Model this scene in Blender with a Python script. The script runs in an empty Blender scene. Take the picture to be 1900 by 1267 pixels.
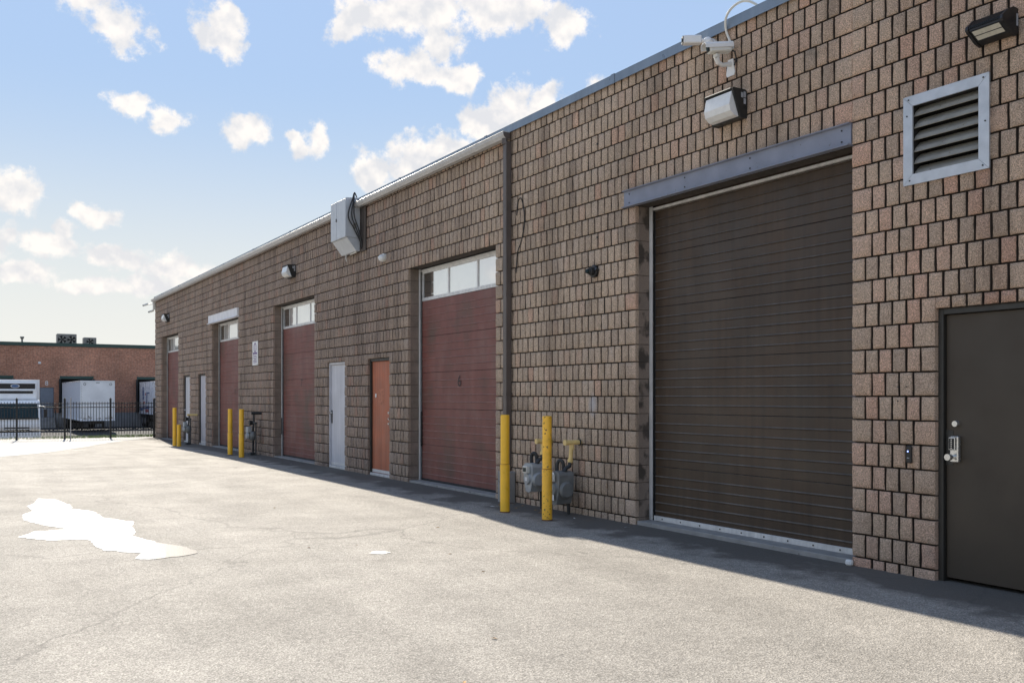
import bpy, bmesh, math, random
from mathutils import Vector, Matrix
R = math.radians
random.seed(7)
scene = bpy.context.scene
col = scene.collection

# ------------------------------------------------------------------ camera
cd = bpy.data.cameras.new('camera'); cam = bpy.data.objects.new('camera', cd); col.objects.link(cam)
cd.sensor_width = 36.0; cd.lens = 32.51; cd.shift_y = 0.0535; cd.clip_start = 0.05; cd.clip_end = 3000
cam.location = (-6.772, -0.185, 1.48); cam.rotation_euler = (R(90), 0, -R(31.314))
scene.camera = cam

# ------------------------------------------------------------------ sky, sun, exposure
SUN_AZ, SUN_EL = 6.5, 31.0            # azimuth clockwise from +Y
SKY_K, SKY_G, SKY_SAT = 0.8, 1.70, 0.79
world = bpy.data.worlds.new('World'); scene.world = world; world.use_nodes = True
def build_world():
    nt = world.node_tree; N = nt.nodes; L = nt.links; N.clear()
    out = N.new('ShaderNodeOutputWorld'); bg = N.new('ShaderNodeBackground'); bg.inputs['Strength'].default_value = 0.10
    sky = N.new('ShaderNodeTexSky'); sky.sky_type = 'NISHITA'; sky.sun_disc = False
    sky.sun_elevation = R(SUN_EL); sky.sun_rotation = R(SUN_AZ); sky.altitude = 100
    sky.air_density = 1.0; sky.dust_density = 0.0; sky.ozone_density = 1.6
    tc = N.new('ShaderNodeTexCoord'); sp = N.new('ShaderNodeSeparateXYZ'); L.new(tc.outputs['Generated'], sp.inputs[0])
    def math_(op, a, b=None, c=None, clamp=False):
        m = N.new('ShaderNodeMath'); m.operation = op; m.use_clamp = clamp
        for i, v in enumerate((a, b, c)):
            if v is None: continue
            if isinstance(v, (int, float)): m.inputs[i].default_value = v
            else: L.new(v, m.inputs[i])
        return m.outputs[0]
    az = math_('ARCTAN2', sp.outputs[0], sp.outputs[1]); el = math_('ARCSINE', sp.outputs[2])
    cb = N.new('ShaderNodeCombineXYZ'); L.new(az, cb.inputs[0]); L.new(el, cb.inputs[1])
    wn = N.new('ShaderNodeTexNoise'); wn.inputs['Scale'].default_value = 26; wn.inputs['Detail'].default_value = 5
    L.new(tc.outputs['Generated'], wn.inputs['Vector'])
    v1 = N.new('ShaderNodeVectorMath'); v1.operation = 'SUBTRACT'; L.new(wn.outputs['Color'], v1.inputs[0]); v1.inputs[1].default_value = (.5, .5, .5)
    v2 = N.new('ShaderNodeVectorMath'); v2.operation = 'SCALE'; L.new(v1.outputs[0], v2.inputs[0]); v2.inputs['Scale'].default_value = .035
    v3 = N.new('ShaderNodeVectorMath'); v3.operation = 'ADD'; L.new(cb.outputs[0], v3.inputs[0]); L.new(v2.outputs[0], v3.inputs[1])
    # clouds: azimuth, elevation, half width, half height (degrees), tilt
    CL = [(6.6, 21.6, 1.5, 1.5, 0), (8.2, 20.0, 1.6, 1.3, -35), (13.8, 20.7, 1.3, 1.9, 15), (9.0, 16.2, 1.4, .7, -12), (10.9, 15.7, 1.1, .7, 0),
          (15.3, 15.3, 1.3, 1.1, 0), (18.1, 15.0, .8, .7, 0), (19.4, 15.3, .9, 1.1, 0),
          (22.0, 21.9, 2.2, 1.3, 15), (26, 22.7, 3.8, 1.6, 0), (31.0, 22.9, 4.0, 1.6, 0), (34.9, 21.9, 1.2, 1.3, 30),
          (27.0, 20.9, 1.3, 1.4, 0), (25.3, 19.4, 1.9, 1.0, 0), (28.0, 19.0, 1.3, .9, 0),
          (31.2, 17.2, 2.2, 1.4, 20), (29.5, 16.4, 1.3, 1.3, 0), (36.6, 18.2, 1.0, 1.0, 0), (33.4, 17.6, 1.6, 1.0, 20), (25.0, 14.0, 2.4, 1.6, 15), (22.8, 13.6, 1.2, 1.2, 0), (27.2, 14.7, 1.6, 1.2, 15),
          (3.2, 11.2, 1.7, 1.1, -20), (1.0, 11.6, 1.6, 1.0, 0), (7.1, 10.2, 1.1, .7, -15), (5.4, 9.0, .8, .6, 0), (2.1, 8.6, 1.0, .9, 0),
          (5.0, 8.3, 2.2, .7, -3), (8.2, 8.0, 2.4, .75, -6), (11.4, 7.4, 2.4, .7, -6), (3.2, 6.8, 2.8, .7, 0), (6.8, 6.2, 2.6, .6, -3), (13.8, 6.9, 1.6, .6, 0), (10.2, 6.6, 2.0, .5, 0)]
    NV = len(CL); rr = random.Random(5)
    for i in range(22):
        a = rr.uniform(42, 350); e = rr.uniform(6, 55)
        w = rr.uniform(2.5, 8); CL.append((a if a < 180 else a - 360, e, w / max(.4, math.cos(R(e))), w * rr.uniform(.35, .7), rr.uniform(-25, 25)))
    cur = None
    for i_, (a, e, w, h, t) in enumerate(CL):
        if i_ < NV: w, h = w*1.18, h*1.18
        mp = N.new('ShaderNodeMapping'); mp.vector_type = 'TEXTURE'
        mp.inputs['Location'].default_value = (R(a), R(e), 0); mp.inputs['Rotation'].default_value = (0, 0, R(t)); mp.inputs['Scale'].default_value = (R(w), R(h), 1)
        L.new(v3.outputs[0], mp.inputs['Vector'])
        ln = N.new('ShaderNodeVectorMath'); ln.operation = 'LENGTH'; L.new(mp.outputs[0], ln.inputs[0])
        cur = ln.outputs['Value'] if cur is None else math_('SMOOTH_MIN', cur, ln.outputs['Value'], .25)
    n1 = N.new('ShaderNodeTexNoise'); n1.inputs['Scale'].default_value = 34; n1.inputs['Detail'].default_value = 11; n1.inputs['Roughness'].default_value = .66
    L.new(tc.outputs['Generated'], n1.inputs['Vector'])
    f = math_('SUBTRACT', 1.0, cur); nn = math_('MULTIPLY_ADD', n1.outputs['Fac'], 2.1, -1.0); d = math_('ADD', f, nn)
    mr = N.new('ShaderNodeMapRange'); mr.interpolation_type = 'SMOOTHSTEP'; mr.inputs['From Min'].default_value = .06; mr.inputs['From Max'].default_value = .52
    L.new(d, mr.inputs['Value'])
    # soft shading inside the clouds
    def cnoise(dz):
        o_ = N.new('ShaderNodeVectorMath'); o_.operation = 'ADD'; L.new(tc.outputs['Generated'], o_.inputs[0]); o_.inputs[1].default_value = (0, 0, dz)
        q = N.new('ShaderNodeTexNoise'); q.inputs['Scale'].default_value = 30; q.inputs['Detail'].default_value = 4; L.new(o_.outputs[0], q.inputs['Vector']); return q.outputs['Fac']
    rel = math_('SUBTRACT', cnoise(0), cnoise(.010))       # billows lit from above
    sh = N.new('ShaderNodeMapRange'); sh.inputs['From Min'].default_value = -.10; sh.inputs['From Max'].default_value = .10; L.new(rel, sh.inputs['Value'])
    cc = N.new('ShaderNodeMix'); cc.data_type = 'RGBA'; L.new(sh.outputs[0], cc.inputs[0])
    cc.inputs[6].default_value = (1.95, 1.95, 2.0, 1); cc.inputs[7].default_value = (2.6, 2.46, 2.32, 1)
    mx = N.new('ShaderNodeMix'); mx.data_type = 'RGBA'; L.new(math_('MULTIPLY', mr.outputs[0], .94), mx.inputs[0])
    # even, soft-shouldered sky: the glare round the sun is rolled off as in the photograph
    K = SKY_K
    hs = N.new('ShaderNodeHueSaturation'); hs.inputs['Saturation'].default_value = SKY_SAT; L.new(sky.outputs[0], hs.inputs['Color'])
    bw = N.new('ShaderNodeRGBToBW'); L.new(hs.outputs[0], bw.inputs[0])
    s_ = N.new('ShaderNodeVectorMath'); s_.operation = 'SCALE'; L.new(hs.outputs[0], s_.inputs[0])
    L.new(math_('DIVIDE', SKY_G, math_('ADD', bw.outputs[0], K)), s_.inputs['Scale'])
    # pale haze towards the horizon, all the way round
    hz = N.new('ShaderNodeMapRange'); hz.interpolation_type = 'SMOOTHSTEP'; hz.inputs['From Min'].default_value = R(1); hz.inputs['From Max'].default_value = R(19); hz.inputs['To Min'].default_value = .92; hz.inputs['To Max'].default_value = 0.
    L.new(el, hz.inputs['Value'])
    hm = N.new('ShaderNodeMix'); hm.data_type = 'RGBA'; L.new(hz.outputs[0], hm.inputs[0]); L.new(s_.outputs[0], hm.inputs[6]); hm.inputs[7].default_value = (2.22, 2.2, 2.1, 1)
    L.new(hm.outputs[2], mx.inputs[6]); L.new(cc.outputs[2], mx.inputs[7])
    L.new(mx.outputs[2], bg.inputs['Color']); L.new(bg.outputs[0], out.inputs[0])
build_world()

sd = bpy.data.lights.new('sun', 'SUN'); sd.energy = 2.35; sd.angle = R(.53); sd.color = (1.0, .92, .79)
sun = bpy.data.objects.new('sun', sd); col.objects.link(sun)
to_sun = Vector((math.sin(R(SUN_AZ)) * math.cos(R(SUN_EL)), math.cos(R(SUN_AZ)) * math.cos(R(SUN_EL)), math.sin(R(SUN_EL))))
sun.rotation_euler = to_sun.to_track_quat('Z', 'Y').to_euler(); sun.location = (30, 60, 40)
vs = scene.view_settings; vs.view_transform = 'Standard'; vs.look = 'None'; vs.gamma = 1.0; vs.exposure = 2.06; vs.use_curve_mapping = False

# ------------------------------------------------------------------ mesh helpers
class MB:
    def __init__(s): s.v = []; s.f = []
    def add(s, vs_, fs):
        o = len(s.v); s.v += [tuple(p) for p in vs_]; s.f += [tuple(i + o for i in f) for f in fs]; return s
    def box(s, x0, x1, y0, y1, z0, z1):
        return s.add([(x0,y0,z0),(x1,y0,z0),(x1,y1,z0),(x0,y1,z0),(x0,y0,z1),(x1,y0,z1),(x1,y1,z1),(x0,y1,z1)],
                     [(0,3,2,1),(4,5,6,7),(0,1,5,4),(1,2,6,5),(2,3,7,6),(3,0,4,7)])
    def cbox(s, x0, x1, y0, y1, z0, z1, b=.004):
        cs = []; idx = {}
        for sx in (0,1):
            for sy in (0,1):
                for sz in (0,1):
                    c = ((x0,x1)[sx], (y0,y1)[sy], (z0,z1)[sz]); g = (sx*2-1, sy*2-1, sz*2-1)
                    for a in range(3):
                        p = list(c)
                        for k in range(3):
                            if k != a: p[k] -= g[k]*b
                        idx[(sx,sy,sz,a)] = len(cs); cs.append(p)
        fs = []
        for a in range(3):
            u, w = (a+1) % 3, (a+2) % 3
            for sg in (0,1):
                q = []
                for su, sw in ((0,0),(1,0),(1,1),(0,1)):
                    k = [0,0,0]; k[a] = sg; k[u] = su; k[w] = sw; q.append(idx[tuple(k)+(a,)])
                fs.append(tuple(q if sg else q[::-1]))
        for a in range(3):
            u, w = (a+1) % 3, (a+2) % 3
            for su in (0,1):
                for sw in (0,1):
                    k0 = [0,0,0]; k0[u] = su; k0[w] = sw; k1 = list(k0); k1[a] = 1
                    q = [idx[tuple(k0)+(u,)], idx[tuple(k1)+(u,)], idx[tuple(k1)+(w,)], idx[tuple(k0)+(w,)]]
                    fs.append(tuple(q if su == sw else q[::-1]))
        for sx in (0,1):
            for sy in (0,1):
                for sz in (0,1):
                    q = [idx[(sx,sy,sz,a)] for a in range(3)]
                    fs.append(tuple(q if (sx+sy+sz) % 2 else q[::-1]))
        return s.add(cs, fs)
    def prism(s, prof, axis, a, b):
        # prof: list of 2D points; axis 'y': (x,z) ; 'x': (y,z) ; 'z': (x,y)
        def P(p, t): return {'y': (p[0], t, p[1]), 'x': (t, p[0], p[1]), 'z': (p[0], p[1], t)}[axis]
        n = len(prof)
        return s.add([P(p, a) for p in prof] + [P(p, b) for p in prof],
                     [tuple(range(n))[::-1], tuple(range(n, 2*n))] + [(i, (i+1) % n, n+(i+1) % n, n+i) for i in range(n)])
    def sheet(s, prof, axis, a, b):
        def P(p, t): return {'y': (p[0], t, p[1]), 'x': (t, p[0], p[1]), 'z': (p[0], p[1], t)}[axis]
        n = len(prof)
        return s.add([P(p, a) for p in prof] + [P(p, b) for p in prof], [(i, i+1, n+i+1, n+i) for i in range(n-1)])
    def tube(s, pts, r, n=10, caps=True):
        pts = [Vector(p) for p in pts]; rs = r if isinstance(r, (list, tuple)) else [r]*len(pts)
        vs_ = []; up = None
        for i, p in enumerate(pts):
            d = (pts[min(i+1, len(pts)-1)] - pts[max(i-1, 0)]).normalized()
            if up is None: up = Vector((0,0,1)) if abs(d.z) < .9 else Vector((1,0,0))
            u = d.cross(up).normalized(); w = u.cross(d).normalized(); up = w
            for k in range(n):
                t = 2*math.pi*k/n; vs_.append(p + (u*math.cos(t) + w*math.sin(t))*rs[i])
        fs = [(i*n+k, i*n+(k+1) % n, (i+1)*n+(k+1) % n, (i+1)*n+k) for i in range(len(pts)-1) for k in range(n)]
        if caps: fs += [tuple(range(n))[::-1], tuple((len(pts)-1)*n+k for k in range(n))]
        return s.add(vs_, fs)
    def sphere(s, c, r, nu=12, nv=8, sx=1, sy=1, sz=1):
        vs_ = [(c[0]+r*sx*math.sin(math.pi*j/nv)*math.cos(2*math.pi*i/nu), c[1]+r*sy*math.sin(math.pi*j/nv)*math.sin(2*math.pi*i/nu), c[2]+r*sz*math.cos(math.pi*j/nv)) for j in range(1, nv) for i in range(nu)]
        t = len(vs_); vs_ += [(c[0],c[1],c[2]+r*sz), (c[0],c[1],c[2]-r*sz)]
        fs = [(j*nu+i, (j+1)*nu+i, (j+1)*nu+(i+1) % nu, j*nu+(i+1) % nu) for j in range(nv-2) for i in range(nu)]
        fs += [(t, i, (i+1) % nu) for i in range(nu)] + [(t+1, (nv-2)*nu+(i+1) % nu, (nv-2)*nu+i) for i in range(nu)]
        return s.add(vs_, fs)
    def xf(s, M):
        s.v = [tuple(M @ Vector(p)) for p in s.v]; return s
    def mesh(s, name, mat, smooth=False, fix=True):
        me = bpy.data.meshes.new(name); me.from_pydata(s.v, [], s.f)
        if fix:
            bm = bmesh.new(); bm.from_mesh(me); bmesh.ops.recalc_face_normals(bm, faces=bm.faces); bm.to_mesh(me); bm.free()
        if mat: me.materials.append(mat)
        if smooth:
            for p in me.polygons: p.use_smooth = True
        me.update(); return me
    def obj(s, name, mat, parent=None, smooth=False, fix=True):
        return link(name, s.mesh(name, mat, smooth, fix), parent)
def link(name, me, parent=None, loc=None):
    o = bpy.data.objects.new(name, me); col.objects.link(o)
    if parent is not None: o.parent = parent
    if loc is not None: o.location = loc
    return o
def spl(pts, k=6):
    P_ = [Vector(p) for p in pts]; P_ = [P_[0]*2-P_[1]] + P_ + [P_[-1]*2-P_[-2]]; out = []
    for i in range(1, len(P_)-2):
        a, b, c, d = P_[i-1], P_[i], P_[i+1], P_[i+2]
        for j in range(k):
            t = j/k; out.append(.5*((2*b) + (c-a)*t + (2*a-5*b+4*c-d)*t*t + (3*b-a-3*c+d)*t**3))
    return out + [P_[-2]]
def smooth_angle(o, deg=35):
    o.data.set_sharp_from_angle(angle=R(deg)) if hasattr(o.data, 'set_sharp_from_angle') else None
    for p in o.data.polygons: p.use_smooth = True
    return o
def tag(o, label=None, cat=None, group=None, kind=None):
    if label: o['label'] = label
    if cat: o['category'] = cat
    if group: o['group'] = group
    if kind: o['kind'] = kind
    return o
def thing(name, label, cat, loc=(0,0,0), rz=0, group=None):
    o = bpy.data.objects.new(name, None); col.objects.link(o); o.location = loc; o.rotation_euler = (0,0,rz); o.empty_display_size = .2
    return tag(o, label, cat, group)
def copy_tree(o, parent=None):
    c = o.copy(); col.objects.link(c); c.parent = parent
    for ch in list(o.children): copy_tree(ch, c)
    return c
def text_mesh(txt, size, ext, fn, mat, name):
    cu = bpy.data.curves.new('t', 'FONT'); cu.body = txt; cu.size = size; cu.align_x = 'CENTER'; cu.align_y = 'CENTER'; cu.resolution_u = 3
    to = bpy.data.objects.new('t', cu); col.objects.link(to)
    dg = bpy.context.evaluated_depsgraph_get(); me = bpy.data.meshes.new_from_object(to.evaluated_get(dg))
    bpy.data.objects.remove(to); bpy.data.curves.remove(cu)
    mb = MB(); mb.add([fn(v.co.x, v.co.y) for v in me.vertices], [tuple(p.vertices) for p in me.polygons]); bpy.data.meshes.remove(me)
    m = mb.mesh(name, mat, fix=False); return m

# ------------------------------------------------------------------ materials
def nodes_of(name):
    m = bpy.data.materials.new(name); m.use_nodes = True; nt = m.node_tree; N = nt.nodes; N.clear()
    o = N.new('ShaderNodeOutputMaterial'); b = N.new('ShaderNodeBsdfPrincipled'); nt.links.new(b.outputs[0], o.inputs[0])
    return m, nt, N, nt.links, b
def noise(N, L, vec, scale, detail=4, rough=.55):
    n = N.new('ShaderNodeTexNoise'); n.inputs['Scale'].default_value = scale; n.inputs['Detail'].default_value = detail; n.inputs['Roughness'].default_value = rough
    if vec is not None: L.new(vec, n.inputs['Vector'])
    return n.outputs['Fac']
def ramp(N, L, fac, stops):
    r = N.new('ShaderNodeValToRGB'); e = r.color_ramp.elements
    while len(e) < len(stops): e.new(.5)
    for i, (p, c) in enumerate(stops):
        e[i].position = p; e[i].color = (c, c, c, 1) if isinstance(c, (int, float)) else tuple(c)+(1,)
    L.new(fac, r.inputs[0]); return r.outputs[0]
def mul(N, L, a, b, fac=1.0, mode='MULTIPLY'):
    m = N.new('ShaderNodeMix'); m.data_type = 'RGBA'; m.blend_type = mode
    for i, v in ((0, fac), (6, a), (7, b)):
        if isinstance(v, (int, float)): m.inputs[i].default_value = v if i == 0 else (v, v, v, 1)
        elif isinstance(v, tuple): m.inputs[i].default_value = v + (1,)
        else: L.new(v, m.inputs[i])
    return m.outputs[2]
def mapping(N, L, vec, scale):
    m = N.new('ShaderNodeMapping'); m.inputs['Scale'].default_value = scale; L.new(vec, m.inputs['Vector']); return m.outputs[0]
def bump(N, L, b, h, strength, dist):
    n = N.new('ShaderNodeBump'); n.inputs['Strength'].default_value = strength; n.inputs['Distance'].default_value = dist
    L.new(h, n.inputs['Height']); L.new(n.outputs[0], b.inputs['Normal'])
def P(N): return N.new('ShaderNodeNewGeometry').outputs['Position']
def paint(name, c, rough=.5, metal=0, var=.18, scale=6, wear=None, wear_amt=.58, wscale=25, bmp=.0, bscale=150, streak=0):
    m, nt, N, L, b = nodes_of(name); p = P(N)
    colr = mul(N, L, tuple(c), ramp(N, L, noise(N, L, p, scale, 6), [(.25, 1-var), (.75, 1+var)]))
    if streak: colr = mul(N, L, colr, ramp(N, L, noise(N, L, mapping(N, L, p, (14, 14, .9)), 1, 5), [(.3, 1-streak), (.7, 1+streak*.5)]))
    if wear: colr = mul(N, L, colr, tuple(wear), ramp(N, L, noise(N, L, p, wscale, 8, .65), [(wear_amt, 0.), (wear_amt+.05, 1.)]), 'MIX')
    L.new(colr, b.inputs['Base Color']); b.inputs['Metallic'].default_value = metal
    L.new(ramp(N, L, noise(N, L, p, scale*2, 5), [(.3, max(.02, rough-.12)), (.7, min(1, rough+.12))]), b.inputs['Roughness'])
    if bmp: bump(N, L, b, noise(N, L, p, bscale, 4), bmp, .004)
    return m

def matte(m, spec, rough=None):
    b = m.node_tree.nodes['Principled BSDF']; b.inputs['Specular IOR Level'].default_value = spec; return m
def mat_block(name, island):
    m, nt, N, L, b = nodes_of(name); p = P(N)
    if island: rnd = N.new('ShaderNodeNewGeometry').outputs['Random Per Island']
    else: rnd = N.new('ShaderNodeObjectInfo').outputs['Random']
    c = ramp(N, L, rnd, [(0, (.43, .33, .25)), (.3, (.53, .405, .30)), (.65, (.56, .425, .31)), (.86, (.55, .43, .33)), (.96, (.59, .41, .295)), (1, (.59, .39, .28))])
    # the far bays are greyer and a little dirtier than the near ones
    sx = N.new('ShaderNodeSeparateXYZ'); L.new(p, sx.inputs[0])
    nr = N.new('ShaderNodeMapRange'); nr.inputs['From Min'].default_value = 9; nr.inputs['From Max'].default_value = 4.5; nr.inputs['To Min'].default_value = 0; nr.inputs['To Max'].default_value = 1; L.new(sx.outputs[1], nr.inputs['Value'])
    pk = N.new('ShaderNodeMath'); pk.operation = 'MULTIPLY'; L.new(nr.outputs[0], pk.inputs[0])
    L.new(ramp(N, L, rnd, [(.0, .1), (.55, .2), (.8, .6), (1, .85)]), pk.inputs[1])
    c = mul(N, L, c, (.59, .37, .27), pk.outputs[0], 'MIX')
    big = noise(N, L, p, .9, 4); c = mul(N, L, c, ramp(N, L, big, [(.3, .84), (.7, 1.1)]))
    streak = noise(N, L, mapping(N, L, p, (1, 1.6, .16)), 1.4, 6, .6)
    c = mul(N, L, c, ramp(N, L, streak, [(.35, (.58, .57, .57)), (.50, (1, 1, 1))]), .7)
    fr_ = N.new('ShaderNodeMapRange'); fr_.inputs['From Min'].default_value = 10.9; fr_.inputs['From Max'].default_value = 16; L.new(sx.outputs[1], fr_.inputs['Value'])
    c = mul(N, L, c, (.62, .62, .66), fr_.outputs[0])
    moss = noise(N, L, p, 2.2, 6, .6); c = mul(N, L, c, (.16, .165, .14), ramp(N, L, moss, [(.62, 0.), (.75, .45)]), 'MIX')
    fine = noise(N, L, p, 120, 5, .7); c = mul(N, L, c, ramp(N, L, fine, [(.32, .34), (.5, 1.05), (.68, 1.85)]))
    vo = N.new('ShaderNodeTexVoronoi'); vo.inputs['Scale'].default_value = 190; L.new(p, vo.inputs['Vector'])
    c = mul(N, L, c, ramp(N, L, vo.outputs['Color'], [(.2, .8), (.8, 1.2)]), .8)
    # pale efflorescence smear
    vm = N.new('ShaderNodeVectorMath'); vm.operation = 'DISTANCE'; L.new(mapping(N, L, p, (1, 1.6, 1)), vm.inputs[0]); vm.inputs[1].default_value = (0, 9.03*1.6, 1.37)
    c = mul(N, L, c, (.62, .62, .66), ramp(N, L, vm.outputs['Value'], [(.06, .55), (.17, 0.)]), 'MIX')
    L.new(c, b.inputs['Base Color']); b.inputs['Roughness'].default_value = .93; b.inputs['Specular IOR Level'].default_value = .25
    hb = N.new('ShaderNodeMath'); hb.operation = 'ADD'; L.new(noise(N, L, p, 55, 5, .7), hb.inputs[0]); L.new(fine, hb.inputs[1])
    bump(N, L, b, hb.outputs[0], 1.0, .014)
    return m
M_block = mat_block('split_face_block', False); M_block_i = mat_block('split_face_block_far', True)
M_mortar = paint('recessed_mortar', (.055, .042, .033), .95, var=.3, scale=14, bmp=.4)

def mat_jamb():
    m, nt, N, L, b = nodes_of('smooth_jamb_block'); p = P(N)
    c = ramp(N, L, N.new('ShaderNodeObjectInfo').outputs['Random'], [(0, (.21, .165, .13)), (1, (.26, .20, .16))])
    c = mul(N, L, c, ramp(N, L, noise(N, L, p, 5, 6), [(.3, .75), (.7, 1.15)]))
    c = mul(N, L, c, ramp(N, L, noise(N, L, p, 140, 4), [(.3, .75), (.7, 1.2)]))
    L.new(c, b.inputs['Base Color']); b.inputs['Roughness'].default_value = .9
    bump(N, L, b, noise(N, L, p, 160, 4), .4, .004); return m
M_jamb = mat_jamb()
def mat_jamb_stained():
    m, nt, N, L, b = nodes_of('oil_stained_jamb_block'); p = P(N)
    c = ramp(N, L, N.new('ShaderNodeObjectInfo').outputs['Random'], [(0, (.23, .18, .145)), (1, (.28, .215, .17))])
    c = mul(N, L, c, ramp(N, L, noise(N, L, p, 140, 4), [(.3, .75), (.7, 1.2)]))
    s = noise(N, L, mapping(N, L, p, (1, 1, .8)), 6.2, 4, .5)
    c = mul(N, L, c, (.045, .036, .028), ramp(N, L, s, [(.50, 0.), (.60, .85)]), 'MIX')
    L.new(c, b.inputs['Base Color']); b.inputs['Roughness'].default_value = .85
    bump(N, L, b, noise(N, L, p, 160, 4), .4, .004); return m
M_jamb2 = mat_jamb_stained()

def mat_asphalt():
    m, nt, N, L, b = nodes_of('weathered_asphalt'); p = P(N)
    base = ramp(N, L, noise(N, L, p, .35, 6, .6), [(.3, (.28, .26, .231)), (.7, (.328, .306, .274))])
    base = mul(N, L, base, ramp(N, L, noise(N, L, p, 2.3, 5, .6), [(.3, .88), (.7, 1.1)]))
    base = mul(N, L, base, ramp(N, L, noise(N, L, mapping(N, L, p, (1.5, .10, 1)), 1.0, 5, .55), [(.35, .90), (.65, 1.08)]))
    base = mul(N, L, base, (.17, .155, .135), ramp(N, L, noise(N, L, p, 1.9, 4, .55), [(.66, 0.), (.76, .5)]), 'MIX')
    fine = noise(N, L, p, 95, 6, .8)
    base = mul(N, L, base, ramp(N, L, fine, [(.34, .38), (.5, 1.), (.66, 1.65)]))
    base = mul(N, L, base, ramp(N, L, noise(N, L, p, 19, 4, .7), [(.36, .86), (.5, 1.), (.66, 1.1)]))
    vo = N.new('ShaderNodeTexVoronoi'); vo.inputs['Scale'].default_value = 95; L.new(p, vo.inputs['Vector'])
    base = mul(N, L, base, ramp(N, L, vo.outputs['Color'], [(.1, .62), (.5, 1.), (.95, 1.5)]), .75)
    # ragged damp oil strip at the wall foot, widened to paint in deeper shade
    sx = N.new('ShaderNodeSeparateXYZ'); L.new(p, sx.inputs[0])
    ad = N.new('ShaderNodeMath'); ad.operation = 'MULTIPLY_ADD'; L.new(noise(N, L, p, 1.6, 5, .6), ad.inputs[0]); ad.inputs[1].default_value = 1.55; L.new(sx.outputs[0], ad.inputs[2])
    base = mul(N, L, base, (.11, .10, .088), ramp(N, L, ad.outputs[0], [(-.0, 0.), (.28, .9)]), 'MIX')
    # old tar-filled cracks
    vc = N.new('ShaderNodeTexVoronoi'); vc.feature = 'DISTANCE_TO_EDGE'; vc.inputs['Scale'].default_value = .16
    wv = N.new('ShaderNodeVectorMath'); wv.operation = 'MULTIPLY_ADD'; wn = N.new('ShaderNodeTexNoise'); wn.inputs['Scale'].default_value = 1.3; wn.inputs['Detail'].default_value = 6; L.new(p, wn.inputs['Vector'])
    L.new(wn.outputs['Color'], wv.inputs[0]); wv.inputs[1].default_value = (1.1, 1.1, 0); L.new(p, wv.inputs[2]); L.new(wv.outputs[0], vc.inputs['Vector'])
    base = mul(N, L, base, (.09, .085, .08), ramp(N, L, vc.outputs['Distance'], [(.001, .4), (.003, 0.)]), 'MIX')
    L.new(base, b.inputs['Base Color'])
    L.new(ramp(N, L, noise(N, L, p, 1.1, 5), [(.3, .84), (.7, .95)]), b.inputs['Roughness']); b.inputs['Specular IOR Level'].default_value = .22
    hb = N.new('ShaderNodeMath'); hb.operation = 'ADD'; L.new(fine, hb.inputs[0]); L.new(vo.outputs['Distance'], hb.inputs[1])
    bump(N, L, b, hb.outputs[0], .55, .006); return m
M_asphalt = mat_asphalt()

def mat_puddle():
    m, nt, N, L, b = nodes_of('shallow_water'); p = P(N)
    g = N.new('ShaderNodeBsdfGlossy'); g.inputs['Roughness'].default_value = .03; g.inputs['Color'].default_value = (.95, .95, .95, 1)
    mx = N.new('ShaderNodeMixShader'); mx.inputs[0].default_value = .72
    b.inputs['Base Color'].default_value = (.42, .41, .40, 1); b.inputs['Roughness'].default_value = .35
    L.new(b.outputs[0], mx.inputs[1]); L.new(g.outputs[0], mx.inputs[2]); L.new(mx.outputs[0], N['Material Output'].inputs[0])
    n = N.new('ShaderNodeBump'); n.inputs['Strength'].default_value = .05; n.inputs['Distance'].default_value = .002; L.new(noise(N, L, p, 9, 3), n.inputs['Height']); L.new(n.outputs[0], g.inputs['Normal'])
    return m
M_puddle = mat_puddle()

def mat_brick():
    m, nt, N, L, b = nodes_of('red_brick_far'); p = P(N)
    sp = N.new('ShaderNodeSeparateXYZ'); L.new(p, sp.inputs[0]); cb = N.new('ShaderNodeCombineXYZ'); L.new(sp.outputs[0], cb.inputs[0]); L.new(sp.outputs[2], cb.inputs[1]); L.new(sp.outputs[1], cb.inputs[2])
    br = N.new('ShaderNodeTexBrick'); L.new(cb.outputs[0], br.inputs['Vector'])
    br.inputs['Scale'].default_value = 1; br.inputs['Brick Width'].default_value = .24; br.inputs['Row Height'].default_value = .085; br.inputs['Mortar Size'].default_value = .012
    br.inputs['Color1'].default_value = (.54, .215, .12, 1); br.inputs['Color2'].default_value = (.38, .15, .085, 1); br.inputs['Mortar'].default_value = (.45, .32, .24, 1)
    c = mul(N, L, br.outputs['Color'], ramp(N, L, noise(N, L, p, .5, 5), [(.3, .75), (.7, 1.15)]))
    c = mul(N, L, c, ramp(N, L, noise(N, L, p, 7, 4), [(.3, .7), (.7, 1.25)]))
    L.new(c, b.inputs['Base Color']); b.inputs['Roughness'].default_value = .9; return m
M_brick = mat_brick()

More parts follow.
